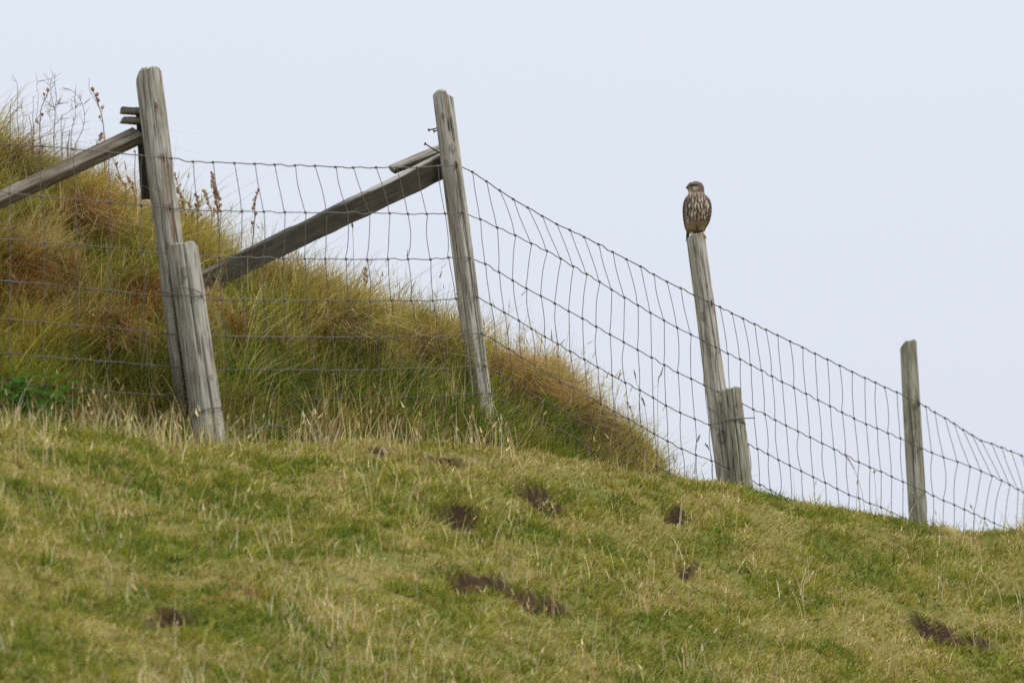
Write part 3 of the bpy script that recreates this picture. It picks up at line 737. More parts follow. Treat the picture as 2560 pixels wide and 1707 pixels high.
# ------------------------------------------------------------------ boards
def make_board(name, label, path_top, path_bot, Y0, Y1, thick, face_tilt, mat, n=60, seed=0, cat='board', rough=.002, group=None, endcut=(0, 0), lit_top_paint=0):
    """board whose broad face spans between two photo edges (top edge, bottom edge polylines) at depths Y0..Y1 along its length.
    Local X runs along the board."""
    k_ = thick * abs(math.sin(face_tilt)) * F / (Y0 - CY) ; cc_ = math.cos(face_tilt)
    def shrink(t_, b_):
        W_ = b_[1] - t_[1]; wn = max((W_ - k_) / cc_, 4); m_ = (t_[1] + b_[1]) / 2; return (t_[0], m_ - wn / 2), (b_[0], m_ + wn / 2)
    (ta, ba), (tb, bb) = shrink(path_top[0], path_bot[0]), shrink(path_top[-1], path_bot[-1])
    path_top, path_bot = [ta, tb], [ba, bb]
    a0, a1 = at(*path_top[0], Y0), at(*path_top[-1], Y1)
    b0, b1 = at(*path_bot[0], Y0), at(*path_bot[-1], Y1)
    c0, c1 = (a0 + b0) / 2, (a1 + b1) / 2
    L = np.linalg.norm(c1 - c0); ex = (c1 - c0) / L
    w0, w1 = np.linalg.norm(a0 - b0 - ex * np.dot(a0 - b0, ex)), np.linalg.norm(a1 - b1 - ex * np.dot(a1 - b1, ex))
    ey = np.array([0, 1., 0]); ey = ey - ex * ey.dot(ex); ey /= np.linalg.norm(ey)
    ez = np.cross(ex, ey)
    if ez[2] < 0: ez = -ez; 
    # tilt about the board axis
    c, s_ = math.cos(face_tilt), math.sin(face_tilt)
    ey2 = c * ey + s_ * ez; ez2 = -s_ * ey + c * ez
    if np.dot(np.cross(ex, ey2), ez2) < 0: ey2 = -ey2
    M = Matrix([[ex[i], ey2[i], ez2[i], c0[i]] for i in range(3)] + [[0, 0, 0, 1]])
    root_q = M.to_quaternion()
    ring = []
    k = 10
    for e_ in range(4):
        for j in range(k):
            t = j / k * 2 - 1
            ring.append([(t, -1), (1, t), (-t, 1), (-1, -t)][e_])
    ring = np.array(ring)   # (y,z)
    # rounded arrises
    rr = 1 - .05 * (np.abs(ring[:, 0]) ** 8 * np.abs(ring[:, 1]) ** 8)
    V = np.zeros((n, len(ring), 3))
    for i in range(n):
        f = i / (n - 1); x = f * L
        w = (w0 + (w1 - w0) * f) / 2; h = thick / 2
        y = ring[:, 0] * rr * h; z = ring[:, 1] * rr * w
        nz = rough * fbm(np.full(len(ring), x * 9), y * 60, z * 20 + seed, 200 + seed, 3)
        chip = -.006 * np.clip(vnoise(x * 11 + seed, 3.3, 0, 210) - .35, 0, 1) * (ring[:, 1] > .8)
        ex0 = endcut[0] * ring[:, 1] * (1 - min(f * 8, 1)) + .003 * vnoise(z * 90, y * 90, seed, 220) * (i == 0 or i == n - 1)
        ex1 = endcut[1] * ring[:, 1] * (1 - min((1 - f) * 8, 1))
        V[i, :, 0] = x + ex0 + ex1; V[i, :, 1] = y + nz; V[i, :, 2] = z * (1 + 0) + nz + chip
    Fc = grid_faces(n, len(ring)).tolist(); Fc.append(list(range(len(ring)))[::-1]); Fc.append([(n - 1) * len(ring) + j for j in range(len(ring))])
    X, Yy, Z = V[..., 0], V[..., 1], V[..., 2]
    col = np.zeros(V.shape)
    col[..., 1] = .75 * sstep(.55, .75, np.abs(vnoise(X * 3.5 + seed, Yy * 30, Z * 75, 230))) * (vnoise(X * 6, 0 * X, Z * 40, 231) > .1)
    if lit_top_paint: col[..., 2] = lit_top_paint * (ring[None, :, 1] > .86) * sstep(-.7, .3, vnoise(X * 5, 0 * X, 0 * X + seed, 240))  # paints the strut's top edge paler, as if lit from above
    o = mesh_np(name, V.reshape(-1, 3), Fc, mat, None, col.reshape(-1, 3))
    o.rotation_mode = 'QUATERNION'; o.rotation_quaternion = root_q; o.location = Vector(c0)
    # smooth by angle
    me = o.data
    try:
        me.set_sharp_from_angle(angle=R(40))
    except Exception: pass
    return tag(o, label, cat, group)

ya = yp['a']
make_board('brace_rail', 'sloping grey rail coming in from the left edge up to the tallest post', [(-160, 553), (345, 311)], [(-160, 598), (345, 366)], -4.62, ya + .10, .036, R(-34), M_BOARD, seed=1, cat='wooden rail', rough=.003, n=90, group='sloping strut rails')
make_board('brace_rail', 'long dark strut running from the jagged-topped post down into the bank grass', [(430, 714), (1112, 378)], [(430, 772), (1112, 446)], -3.72, yb + .115, .026, R(32), M_BOARD_D, seed=2, lit_top_paint=.55, cat='wooden rail', rough=.003, n=110, group='sloping strut rails', endcut=(-.01, 0))
make_board('short_plank', 'short pale plank end jammed above the long dark strut', [(974, 412), (1112, 354)], [(986, 437), (1112, 386)], yb + .10, yb + .125, .020, R(-38), M_BOARD_P, seed=3, cat='plank', n=30, endcut=(-.004, 0))
make_board('short_plank', 'upper of the two short wooden ends sticking out left of the tallest post', [(303, 267), (372, 272)], [(303, 285.5), (372, 291)], ya + .07, ya + .10, .018, R(-8), M_BOARD, seed=4, cat='plank', n=20, endcut=(.003, 0), group='short wooden ends beside the tallest post')
make_board('short_plank', 'lower of the two short wooden ends sticking out left of the tallest post', [(304, 290.5), (372, 295)], [(304, 309), (372, 316)], ya + .07, ya + .10, .018, R(-8), M_BOARD, seed=5, cat='plank', n=20, endcut=(.003, 0), group='short wooden ends beside the tallest post')
make_board('upright_board', 'dark upright board half hidden behind the tallest post', [(385, 497), (368, 268)], [(353, 496), (339, 270)], ya + .105, ya + .125, .022, R(0), M_BOARD_D, seed=6, cat='board', n=50)

# ------------------------------------------------------------------ wire netting
WL = {  # left stays (u, v) for wires 0..7
 'x': [[-140, -58, 24, 105, 181, 272, 352, 428], [-140, -58, 24, 103.5, 188, 275, 354, 430], [-140, -58, 24.5, 111.7, 194.7, 274.5, 354, 437],
       [-140, -58, 24, 109, 190.6, 276, 361, 445], [-140, -58, 24, 109, 190.6, 267, 361, 450], [-140, -58, 24, 106, 190.6, 276, 370, 462],
       [-140, -58, 24, 114, 196, 277.6, 381, 466], [-140, -58, 24, 118, 212, 288, 394.6, 478]],
 'y': [[345, 352, 361, 365.5, 373, 381, 389, 396], [465, 473, 483, 492, 499, 505.5, 513, 521], [580, 588, 598.6, 607.6, 611.7, 621, 628, 637],
       [685, 694, 703, 710, 719, 726, 735.6, 743], [780, 788, 798, 806, 814.5, 818.6, 828, 837.7], [866, 874, 883, 891, 897.6, 904, 911.5, 920],
       [940, 948, 957, 964.8, 972, 979, 985.7, 993], [1000, 1007, 1014, 1021, 1028, 1037.4, 1049.7, 1056]]}
WM = {
 'x': [[482, 532, 585.6, 636.5, 686, 737, 787, 838.6, 882.7, 940, 991.6, 1042.7, 1094], [495, 551, 604.6, 659.6, 711.8, 763.8, 817, 869.7, 924, 974, 1020, 1067, 1112.7],
       [495, 548, 602, 658, 708.6, 761.6, 813, 865, 917.8, 969.8, 1020, 1076, 1120.7], [500, 553.5, 607, 661, 711, 767, 820, 872.6, 925, 978, 1028.6, 1082.4, 1139.8],
       [513, 566, 613, 667, 718, 774.5, 830, 888.7, 939, 993, 1046.7, 1104, 1159], [518, 566, 620, 677, 729, 783, 838, 892, 949, 1006, 1060, 1114, 1166],
       [525, 570, 626, 683.7, 734, 791, 850, 902, 956, 1013, 1077, 1134, 1191], [530, 578, 637, 697, 754, 808, 865, 922, 978, 1035, 1092, 1150, 1204]],
 'y': [[404.5, 406, 408, 410, 412, 414, 415, 418, 419.5, 419, 419.5, 419, 415.5], [526, 528, 528.6, 529.4, 530.7, 531.6, 532, 531.7, 533, 533, 535, 535, 534],
       [640, 642.6, 643.4, 643.4, 646.7, 647, 647.5, 647.8, 648.8, 648, 647.8, 648.6, 643.7], [746, 748, 749, 749.5, 750, 751, 751, 750.6, 752, 751, 752, 752, 746],
       [838, 839.6, 841, 842, 842, 842.7, 842.7, 842.7, 842, 841.3, 840, 840.7, 835], [925, 924.5, 922, 924.4, 924.4, 924.4, 925.4, 925.4, 923.4, 921, 920, 922.5, 916],
       [999, 995.8, 996.6, 997, 998, 997.6, 996, 996.6, 997, 992, 990, 987, 983], [1058, 1057, 1055.6, 1056.5, 1056, 1056.5, 1058, 1053.8, 1054, 1054, 1051, 1049.7, 1047]]}
WP2 = [(1141, 411), (1155, 531), (1173, 643.7), (1190, 741), (1203, 832.6), (1211, 913.6), (1225, 984), (1234, 1045)]
def seq(s): return [tuple(float(v) for v in p.split(',')) for p in s.split()]
R0 = seq('1180.6,430 1215.8,453.7 1249,476 1282.7,498 1319,519 1355,540 1391.4,560 1424,574.7 1460,592.5 1496,610.7 1531,629.8 1565.7,648 1601,666 1634,685.8 1667,704 1701,720 1735,737 1768,753 1799.6,767 1829.5,783 1857,796 1886,810 1914.5,823.7 1943.5,837.5 1975,853 2006,868 2037,883.5 2068,898 2099,913.5 2130,929 2161.7,944 2188,955.7 2211.7,967.8 2241.6,979.8 2269,994 2297,1006 2314,1016 2336.7,1030 2362,1044.6 2384.6,1058 2407,1073.5 2430,1087 2452,1100.7 2478.6,1108.6 2503.4,1118 2527,1127 2553,1138 2580,1150 2607,1163 2634,1176')
R1 = seq('1200.5,548 1243,569 1287.8,588 1328,608.6 1367,627 1401.8,646.7 1432.6,665.8 1466.4,685 1498.5,704 1529,724 1561,743.4 1594.8,763 1626,781.6 1660,800.7 1693,819 1727,835.6 1759,852 1789,868 1819.5,883.5 1850,897.8 1876.8,911.7 1903.7,925.6 1929.7,940 1955,954 1985,969 2015,984 2045,999.5 2075,1015 2105,1030 2135,1045.5 2165,1060 2192.7,1070 2220,1082.5 2251,1095 2276.4,1106.6 2301,1118.6 2329.5,1130.7 2359,1142.7 2393.6,1153.8 2425,1165.5 2452.8,1177 2480,1189 2503.4,1200 2524,1211 2544.8,1222.7 2560,1230.6 2582,1241 2607,1253 2632,1266 2657,1279')
R2 = seq('1213,660 1247.5,680 1281.7,701 1315.5,720.5 1352,739.5 1387,758.6 1421.8,777.7 1456,796 1490.3,816.3 1525,835.8 1559,855 1594,874.4 1629,893.5 1660.7,912 1694.5,931 1728,946.6 1760.6,962.4 1794.8,979.3 1825,993.5 1854.7,1008.4 1883,1022.7 1912,1035 1938,1049.6 1965,1063 1995,1078 2025,1092.5 2055,1107.5 2085,1122.5 2115,1138 2147,1154.5 2174.8,1168 2202.4,1178 2229,1190.6 2257,1203.7 2285,1215 2312.6,1227.8 2333,1238.5 2359,1250.6 2385.6,1261.6 2410.8,1273 2435,1283.6 2461.4,1295 2485,1306 2512,1318 2540,1331 2568,1344 2596,1357 2624,1370 2650,1382 2676,1395')
R3 = seq('1227,760.8 1261,781.3 1297.7,801.5 1328.5,821.5 1362,841.4 1394.5,859.7 1425,878 1460.8,898 1494,918 1529.8,937.7 1563,956.4 1599.6,974.6 1633,993.7 1665,1013.6 1700.5,1031 1737,1047 1773.6,1061.7 1807,1078 1840,1095 1870,1110 1893.7,1121.6 1920,1134.6 1946,1149 1974,1162.5 2003,1177 2033,1192 2063,1206 2093,1221 2122,1236')
R4 = seq('1238,851.6 1272,872 1303.8,893 1336.8,912 1369.7,932.5 1399.7,952.5 1433.5,969.4 1468.6,988.4 1503,1009.7 1535.8,1028.3 1570.5,1046.6 1604,1065 1635.6,1083.9 1668.8,1102.5 1704,1121.4 1739.6,1136.5 1778.8,1151.5 1822,1169')
R5 = seq('1250,932 1281.5,952 1313.4,974.6 1347,993.7 1381,1013 1414.4,1031.4 1448,1050 1483.8,1067.8 1512,1088 1551,1107 1590,1126')
R6 = seq('1258,1002 1295,1023 1330,1042 1370,1059.6 1408,1078 1442.6,1098.6 1468.6,1119')
R7 = []
RR = [R0, R1, R2, R3, R4, R5, R6, R7]
nR = len(R0)
offs = [None, None, None, (0, 93), (6, 90), (6, 80), (6, 66), (6, 60)]
for w in range(3, 8):
    src = RR[w - 1]; cur = RR[w]
    for i in range(len(cur), nR):
        sc = 50 / (50 + float(Yw(np.array(R0[i][0]))))
        dx = offs[w][0]; dy = offs[w][1] * sc
        if cur and i < len(cur) + 6:  # ease from the measured offset
            pass
        cur.append((src[i][0] + dx, src[i][1] + dy))
# build stay table: STAY[j][w] = (u, v), with a common depth per stay
STAY = []
for j in range(8): STAY.append([(WL['x'][w][j], WL['y'][w][j]) for w in range(8)])
iP1 = 7
for j in range(13): STAY.append([(WM['x'][w][j], WM['y'][w][j]) for w in range(8)])
STAY.append(WP2); iP2 = len(STAY) - 1
for j in range(nR): STAY.append([RR[w][j] for w in range(8)])
NS = len(STAY)
# depth by stay
ux = np.array([s[0][0] for s in STAY]); SY = Yw(ux)
net = empty('wire_netting', Vector(at(1141, 1085, yb)))
tag(net, 'rusty grey square-mesh wire netting stretched along all the posts', 'wire fence')
NETO = np.array(net.location)
def K(j, w): return at(STAY[j][w][0], STAY[j][w][1], SY[j] - .003) - NETO
for w in range(8):
    P = []
    for j in range(NS):
        P.append(K(j, w))
        if j < NS - 1:
            a, b = K(j, w), K(j + 1, w)
            d = (b - a); amp = .0012 * rng.normal()
            P.append(a + d * .33 + np.array([0, 0, amp + .0008])); P.append(a + d * .66 + np.array([0, 0, -amp - .001 + .0006 * rng.normal()]))
    m = MB(); m.tube(spline(P, 2), .00155 if w else .0018, 5, cap=True); m.build('line_wire', M_WIRE, net)
def knot(m, c, t):
    """three wraps of stay wire round the line wire"""
    t = t / np.linalg.norm(t); n = np.cross(t, [0, 0, 1.]); n /= np.linalg.norm(n); b = np.cross(t, n)
    k = 13; a = np.linspace(0, 2 * np.pi * 2.6, k) ; s = np.linspace(-.0042, .0042, k)
    P = [c + t * s[i] + .0028 * (np.cos(a[i]) * n + np.sin(a[i]) * b) for i in range(k)]
    m.tube(P, .0019, 4)
for j in range(NS):
    m = MB()
    for w in range(8):
        p = K(j, w); jj = min(j + 1, NS - 1); t = K(jj, w) - K(j - 1 if j else 0, w)
        knot(m, p, t)
        if w < 7:
            q_ = K(j, w + 1); d = q_ - p; L_ = np.linalg.norm(d); sd = np.cross(d / L_, [0, -1, 0])
            bow = rng.normal(0, .0028); k1 = .004 + .002 * rng.random()
            # the stays drop vertically out of a knot, kink, and lean across to the next one
            pts = [p + [.0015, 0, -.001], p + d * .06 + sd * (-.0012), p + d * .3 + sd * bow * .8, p + d * .55 + sd * bow, p + d * .8 + sd * bow * .6, p + d * .95 + sd * .0012, q_]
            m.tube(spline(pts, 2), .00110, 4, cap=False)
    m.build('stay_wire', M_WIRE, net)

# binding wires
def bind(label, loops, Yc, r=.0017, group='wire ties round the stub posts'):
    m = MB(); P0 = None
    for pts in loops:
        P = np.array([at(u, v, Yc + dy) for (u, v, dy) in pts])
        if P0 is None: P0 = P[0].copy()
        m.tube(spline(P - P0, 4), r, 6)
    o = m.build('binding_wire', M_WIRE); o.location = Vector(P0); tag(o, label, 'wire tie', group)
bind('upper twisted wire tie around the thick stub post', [
    [(398, 727, .01), (402, 728, -.02), (425, 733, -.065), (455, 737, -.104), (485, 741, -.101), (503, 740, -.090), (513, 735, -.05), (520, 724, .02), (500, 712, .10), (440, 712, .12), (402, 722, .08), (397, 727, .02)],
    [(428, 722, -.085), (452, 719, -.105), (480, 722, -.102), (503, 733, -.092), (505, 742, -.094), (509, 748, -.096), (512, 752, -.098)],
    [(500, 737, -.095), (507, 741, -.097), (503, 746, -.095)]], ya)
bind('lower rusty wire tie near the foot of the thick stub post', [
    [(452, 1040, .0), (459, 1042.5, -.03), (482, 1038, -.082), (500, 1030, -.098), (518, 1022.5, -.102), (538, 1020, -.096), (552, 1020, -.083), (559, 1022, -.05), (556, 1024, .0), (520, 1028, .08), (470, 1036, .08), (452, 1040, .02)],
    [(550, 1016, -.088), (555, 1021, -.088), (552, 1026, -.088)]], ya)
yc = yp['c']
bind('wire tie with a long loose end around the mossy stub', [
    [(1768, 1017.5, -.006), (1790, 1032, -.03), (1806, 1042, -.068), (1818, 1050, -.074), (1838, 1046, -.076), (1858, 1045.5, -.066), (1875, 1044.6, -.055), (1887, 1044.4, -.05)],
    [(1776, 1061, -.004), (1795, 1058, -.035), (1813.5, 1052.5, -.070), (1830, 1048, -.076), (1848, 1050, -.074), (1860, 1056, -.060), (1863, 1060, -.035), (1858, 1062, .02), (1820, 1064, .075), (1785, 1062, .05), (1776, 1061, .01)]], yc)
# slack broken strand low down right of the stub
m = MB(); P = np.array([at(u, v, Y_) for (u, v, Y_) in [(548, 1055, ya - .07), (575, 1068, ya - .03), (600, 1078, ya), (625, 1078, ya + .03), (650, 1069, ya + .08), (690, 1064, ya + .10), (735, 1072, ya + .12)]])
m.tube(spline(P - P[0], 5), .0016, 5); o = m.build('loose_wire', M_WIRE); o.location = Vector(P[0]); tag(o, 'slack strand of wire drooping in the grass right of the thick stub post', 'wire')

# ------------------------------------------------------------------ dry plants
cap_mesh = None
def capsule_mesh(scale=1.0):
    prof = [(-.0052, .0008), (-.0045, .0024), (-.002, .0040), (.0008, .0043), (.0032, .0032), (.005, .0016), (.0066, .0005)]
    m = MB(); ns = 9; th = np.arange(ns) / ns * 2 * np.pi
    V = np.array([[(r_ * (1 + .12 * math.cos(3 * t)) * math.cos(t), r_ * (1 + .12 * math.cos(3 * t)) * math.sin(t), z_) for t in th] for z_, r_ in prof])
    Fc = grid_faces(len(prof), ns).tolist(); Fc.append(list(range(ns))[::-1]); Fc.append([(len(prof) - 1) * ns + k for k in range(ns)])
    m.add(V, Fc, (1, 1, 1)); return V.reshape(-1, 3), Fc
CV, CF = capsule_mesh()
def cap_data(col):
    me = bpy.data.meshes.new('capsule'); me.from_pydata([tuple(p) for p in CV], [], [tuple(f) for f in CF]); me.update()
    me.polygons.foreach_set('use_smooth', np.ones(len(me.polygons), dtype=bool))
    a = me.color_attributes.new('col', 'FLOAT_COLOR', 'POINT'); c = np.ones((len(CV), 4), np.float32); c[:, :3] = col; a.data.foreach_set('color', c.ravel())
    me.materials.append(M_DRY); return me
CAPS = [cap_data(c) for c in [(.36, .22, .15), (.42, .29, .19), (.28, .14, .10), (.46, .35, .2), (.18, .09, .07)]]

def capsule_plant(label, stem, caps, Y, rad=.0016, csize=1.0, col=(.20, .12, .09), side=()):
    """stem: (u,v) from base up; caps: (u,v[,size])"""
    Y = float(Y)
    P = at([s[0] for s in stem], [s[1] for s in stem], Y)
    b = P[0].copy()
    gz = float(height(np.array([b[0]]), np.array([Y]))[0])
    root = empty('seed_stalk', Vector((b[0], Y, gz)))
    O = np.array([b[0], Y, gz])
    pts = np.vstack([[b[0] - .01, Y, gz - .01], P]) if gz < b[2] - .01 else P
    pts = spline(pts - O, 5)
    m = MB(); m.tube(pts, np.linspace(rad * 1.3, rad * .6, len(pts)), 5, col)
    stempx = np.array(proj(pts + O)).T
    for c in caps:
        cu, cv = c[0], c[1]
        i = int(np.argmin(np.abs(stempx[:, 1] - (cv + 14)) + .5 * np.abs(stempx[:, 0] - cu)))
        yoff = rng.normal(0, .004); q_ = at(cu, cv, Y + yoff) - O; tip = at(cu, cv + 3.5 * csize, Y + yoff) - O
        m.tube([pts[i], (pts[i] + tip) / 2 + [0, 0, -.001], tip], .0009, 4, col)
    for sd in side:
        Q = at([s[0] for s in sd], [s[1] for s in sd], Y) - O; m.tube(spline(Q, 4), np.linspace(.0009, .0005, len(spline(Q, 4))), 4, col)
    m.build('stem', M_DRY, root)
    for c in caps:
        o = bpy.data.objects.new('capsule', CAPS[rng.integers(0, 4) if len(c) < 4 else c[3]]); C.objects.link(o); o.parent = root
        q_ = at(c[0], c[1], Y) - O; s_ = (c[2] if len(c) > 2 else 1.0) * csize
        o.location = Vector(q_); o.scale = (s_, s_, s_ * 1.05); o.rotation_euler = (rng.normal(0, .3), rng.normal(0, .35), rng.uniform(0, 6))
    tag(root, label, 'dry plant', 'dead stalks with seed capsules')

def ridgeY(u, back=.0):
    u = np.array(float(u)); return float(Yf(u) + np.maximum(vfence(u) - vridge(u), 0) / 800 / .60 + .25 - back)
z6 = lambda pts: [(x / 5.808, 150 + y / 5.808) + tuple(r_) for (x, y, *r_) in pts]     # first detail view
z56 = lambda pts: [(280 + x / 5.6, 380 + y / 5.6) + tuple(r_) for (x, y, *r_) in pts]
capsule_plant('tall curved seed stalk left of the tallest post, round pods near its top',
              z6([(1535, 1900), (1520, 1500), (1515, 1150), (1500, 950), (1475, 800), (1430, 650), (1360, 470), (1345, 430)]),
              z6([(1345, 428, 1.35, 2), (1405, 502, 1.3, 0), (1425, 580, 1.3, 0), (1490, 688, 1.25, 3), (1450, 825, 1.0, 3), (1478, 1075, 1.1, 2), (1450, 1100, .9, 0), (1445, 1155, 1.0, 0), (1470, 1130, .9, 0), (1520, 1480, 1.1, 3)]),
              ridgeY(258, .15), side=[z6([(1440, 700), (1380, 580), (1300, 440), (1295, 300), (1300, 260)])])
capsule_plant('seed stalk at far left topped by one pink pod',
              z6([(580, 1260), (578, 1000), (590, 760), (625, 640), (680, 510), (695, 450)]),
              z6([(695, 435, 1.25, 0), (640, 500, .95, 0), (615, 795, 1.0, 2), (540, 890, 1.1, 3)]), ridgeY(100, .2),
              side=[z6([(585, 790), (545, 850), (540, 880)]), z6([(690, 500), (680, 540), (690, 560)])])
capsule_plant('seed stalk left of the dark upright board, with small scattered pods',
              z56([(340, 620), (325, 450), (318, 250), (325, 90), (325, 0)]), z56([(320, -10, 1.0, 3), (325, 560, 1.1, 0), (330, 600, 1.0, 3)]), ridgeY(335, .2))
capsule_plant('leaning seed stalk under the sloping left rail',
              z56([(200, 560), (130, 400), (90, 280), (30, 130), (5, 60)]), z56([(68, 165, 1.05, 0), (65, 318, .9), (105, 355, 1.1, 2), (135, 405, 1.), (185, 455, 1.1), (45, 385, .9)]), ridgeY(300, .2))
capsule_plant('short seed stalk with a few pods between the leaning stalk and the upright board',
              z56([(330, 660), (300, 520), (285, 440), (240, 380), (212, 348)]), z56([(215, 352, .9), (235, 378, .9), (235, 408, 1.), (287, 430, 1.), (287, 495, 1.1, 2), (325, 600, 1.1, 3)]), ridgeY(325, .25))
capsule_plant('thin seed stalk rising right beside the tallest post, pods along its whole length',
              z56([(1060, 980), (1010, 800), (985, 680), (955, 560), (910, 420), (880, 310)]),
              z56([(880, 312, 1.1, 0), (898, 375, .9, 0), (915, 510, 1.1, 0), (925, 550, 1., 2), (960, 580, 1.), (965, 620, .9), (990, 640, .8), (975, 680, 1.2, 3), (1005, 690, 1.1), (1020, 710, 1.), (990, 760, 1.), (1020, 800, 1.), (975, 830, 1.), (1040, 860, 1.), (1045, 940, 1.1, 0), (1090, 980, 1.1, 0)]), ridgeY(460, .15))
capsule_plant('bushy low seed stalk between the tallest post and the first netting squares to its right',
              z56([(1120, 960), (1100, 840), (1070, 740), (1030, 680), (890, 540), (865, 520)]), z56([(875, 525, .9, 1), (930, 745, 1.1), (1080, 715, 1.), (1105, 760, 1.1), (1095, 800, 1.), (1140, 850, 1.), (865, 480, .6), (955, 460, .7, 0), (1005, 540, .6)]), ridgeY(470, .1))
capsule_plant('pod stalk half hidden by the first netting wire right of the tallest post',
              z56([(1190, 960), (1180, 840), (1195, 720), (1190, 620), (1165, 590)]), z56([(1170, 600, 1.), (1207, 632, 1.1), (1190, 672, 1.), (1225, 700, 1.25, 3), (1222, 740, 1.2, 3), (1170, 740, 1.), (1205, 790, 1.1), (1245, 870, 1.)]), ridgeY(492, .15))
capsule_plant('pod stalk with a hooked cluster top just left of the densest spike',
              z56([(1400, 900), (1360, 760), (1345, 680), (1320, 600), (1285, 540)]), z56([(1275, 538, 1.), (1300, 550, 1.1), (1318, 580, 1.2), (1302, 607, 1.1), (1335, 650, 1.25), (1345, 715, 1.1, 0), (1380, 780, 1.), (1435, 800, 1.1), (1440, 830, 1.)]), ridgeY(515, .1))
dense = [(1388, 287, .8), (1412, 315, 1.), (1400, 340, 1.1), (1425, 365, 1.1), (1400, 400, 1.1), (1428, 430, 1.1), (1408, 460, 1.1), (1440, 480, 1.1), (1425, 500, 1.), (1450, 515, 1.2), (1462, 545, 1.), (1432, 570, 1.1, 4), (1475, 575, 1.1), (1485, 600, 1.1), (1445, 625, 1.1, 2), (1462, 645, 1.1), (1508, 650, 1.2), (1455, 700, 1.25, 2), (1462, 730, 1.2, 2), (1520, 738, 1.15), (1480, 770, 1.1, 2), (1485, 800, 1., 2), (1480, 850, 1., 2)]
capsule_plant('densest and tallest seed spike, packed with brown pods, right of the tallest post', z56([(1490, 1400), (1488, 1000), (1480, 840), (1465, 700), (1450, 560), (1420, 400), (1390, 290)]), z56(dense), ridgeY(545, .1), rad=.0024)
capsule_plant('sparse seed spike a hand to the right of the densest one', z56([(1985, 1080), (2000, 900), (2000, 760), (2020, 640), (2050, 530)]),
              z56([(2052, 530, .9, 2), (2025, 565, .9), (2012, 630, 1.), (1988, 668, 1.1, 3), (1995, 732, 1.1, 2), (1978, 785, 1.2, 0), (2012, 862, 1.25, 0), (1962, 990, 1.1)]), ridgeY(636, .1))
capsule_plant('small dark seed spike on the bank left of the jagged-topped post', [(914, 760), (914, 720), (913, 690), (914, 668)],
              [(912, 671, 1.0, 2), (917, 675, .9, 0), (910, 683, 1., 2), (918, 690, 1.1), (911, 697, 1.), (917, 704, 1.), (912, 712, 1.1)], ridgeY(914, .1))
z46 = lambda pts: [(1480 + x / 4.612, 900 + y / 4.612) + tuple(r_) for (x, y, *r_) in pts]
capsule_plant('tiny seed stalk with three pods low on the right end of the bank', z46([(500, 800), (470, 640), (440, 540), (412, 480)]), z46([(412, 492, .8, 2), (440, 543, .9, 0), (470, 643, .9, 0)]), ridgeY(1575, .05), rad=.001)

def weed(label, branches, Y, rad=.0011, col=(.22, .14, .12), twigs=6):
    Y = float(Y); p0 = at(branches[0][0][0], branches[0][0][1], Y); gz = float(height(np.array([p0[0]]), np.array([Y]))[0])
    O = np.array([p0[0], Y, min(gz, p0[2])]); m = MB()
    for bi, br in enumerate(branches):
        P = at([b[0] for b in br], [b[1] for b in br], Y) - O
        if bi == 0 and gz < p0[2] - .01: P = np.vstack([[0, 0, -.01], P])
        S = spline(P, 5); r_ = rad * (1.0 if bi == 0 else .7)
        m.tube(S, np.linspace(r_ * 1.25, r_ * .5, len(S)), 5, col)
        for k in range(twigs):
            i = rng.integers(len(S) // 3, len(S) - 1); dirn = S[i] - S[i - 1]; dirn /= np.linalg.norm(dirn)
            a = rng.choice([-1, 1]) * rng.uniform(.4, 1.1); L_ = rng.uniform(.008, .035)
            dx = dirn[0] * math.cos(a) - dirn[2] * math.sin(a); dz = dirn[0] * math.sin(a) + dirn[2] * math.cos(a)
            tp = S[i] + L_ * np.array([dx, rng.normal(0, .3), abs(dz)]); md = (S[i] + tp) / 2 + [0, 0, -.002 * rng.random()]
            m.tube([S[i], md, tp], np.array([.0006, .0005, .0003]), 4, col)
    o = m.build('dead_weed', M_DRY); o.location = Vector(O); tag(o, label, 'dry plant', 'dead branching weeds on the skyline')
weed('bare thin weed, leftmost on the skyline', [z6([(270, 1080), (250, 850), (255, 600), (255, 400), (240, 320), (170, 215)]), z6([(265, 700), (310, 695), (330, 760), (340, 860)])], ridgeY(45, .2))
weed('forked red-brown weed, tallest at the top left', [z6([(785, 1260), (785, 1050), (800, 850), (800, 700), (820, 540), (795, 350), (800, 200)]), z6([(800, 715), (760, 600), (740, 450), (740, 330), (765, 215)]),
      z6([(800, 700), (730, 670), (705, 610)]), z6([(800, 720), (715, 745), (735, 850)]), z6([(810, 660), (875, 620)])], ridgeY(135, .2), twigs=9, rad=.0014)
weed('long arching bare stem, bending left over the forked weed', [z6([(590, 1170), (720, 1040), (820, 920), (920, 810), (1050, 720), (1190, 640)]), z6([(1090, 690), (1140, 640), (1240, 640)])], ridgeY(125, .22), rad=.001)
weed('curved weed with an arched top left of the tall curved seed stalk', [z6([(1080, 1330), (1120, 1180), (1190, 1040), (1225, 880), (1215, 700), (1160, 570), (1090, 490), (1010, 430), (910, 405)])], ridgeY(195, .2), twigs=14)
weed('slim upright weed inside the arch of the curved one', [z6([(1030, 1230), (1045, 1000), (1090, 830), (1095, 700), (1080, 560), (1105, 450)])], ridgeY(180, .2), twigs=9)
weed('thin hooked stem left of the pink-podded stalk', [z6([(480, 1080), (540, 760), (555, 500), (530, 360), (585, 295)])], ridgeY(90, .2), rad=.0008)
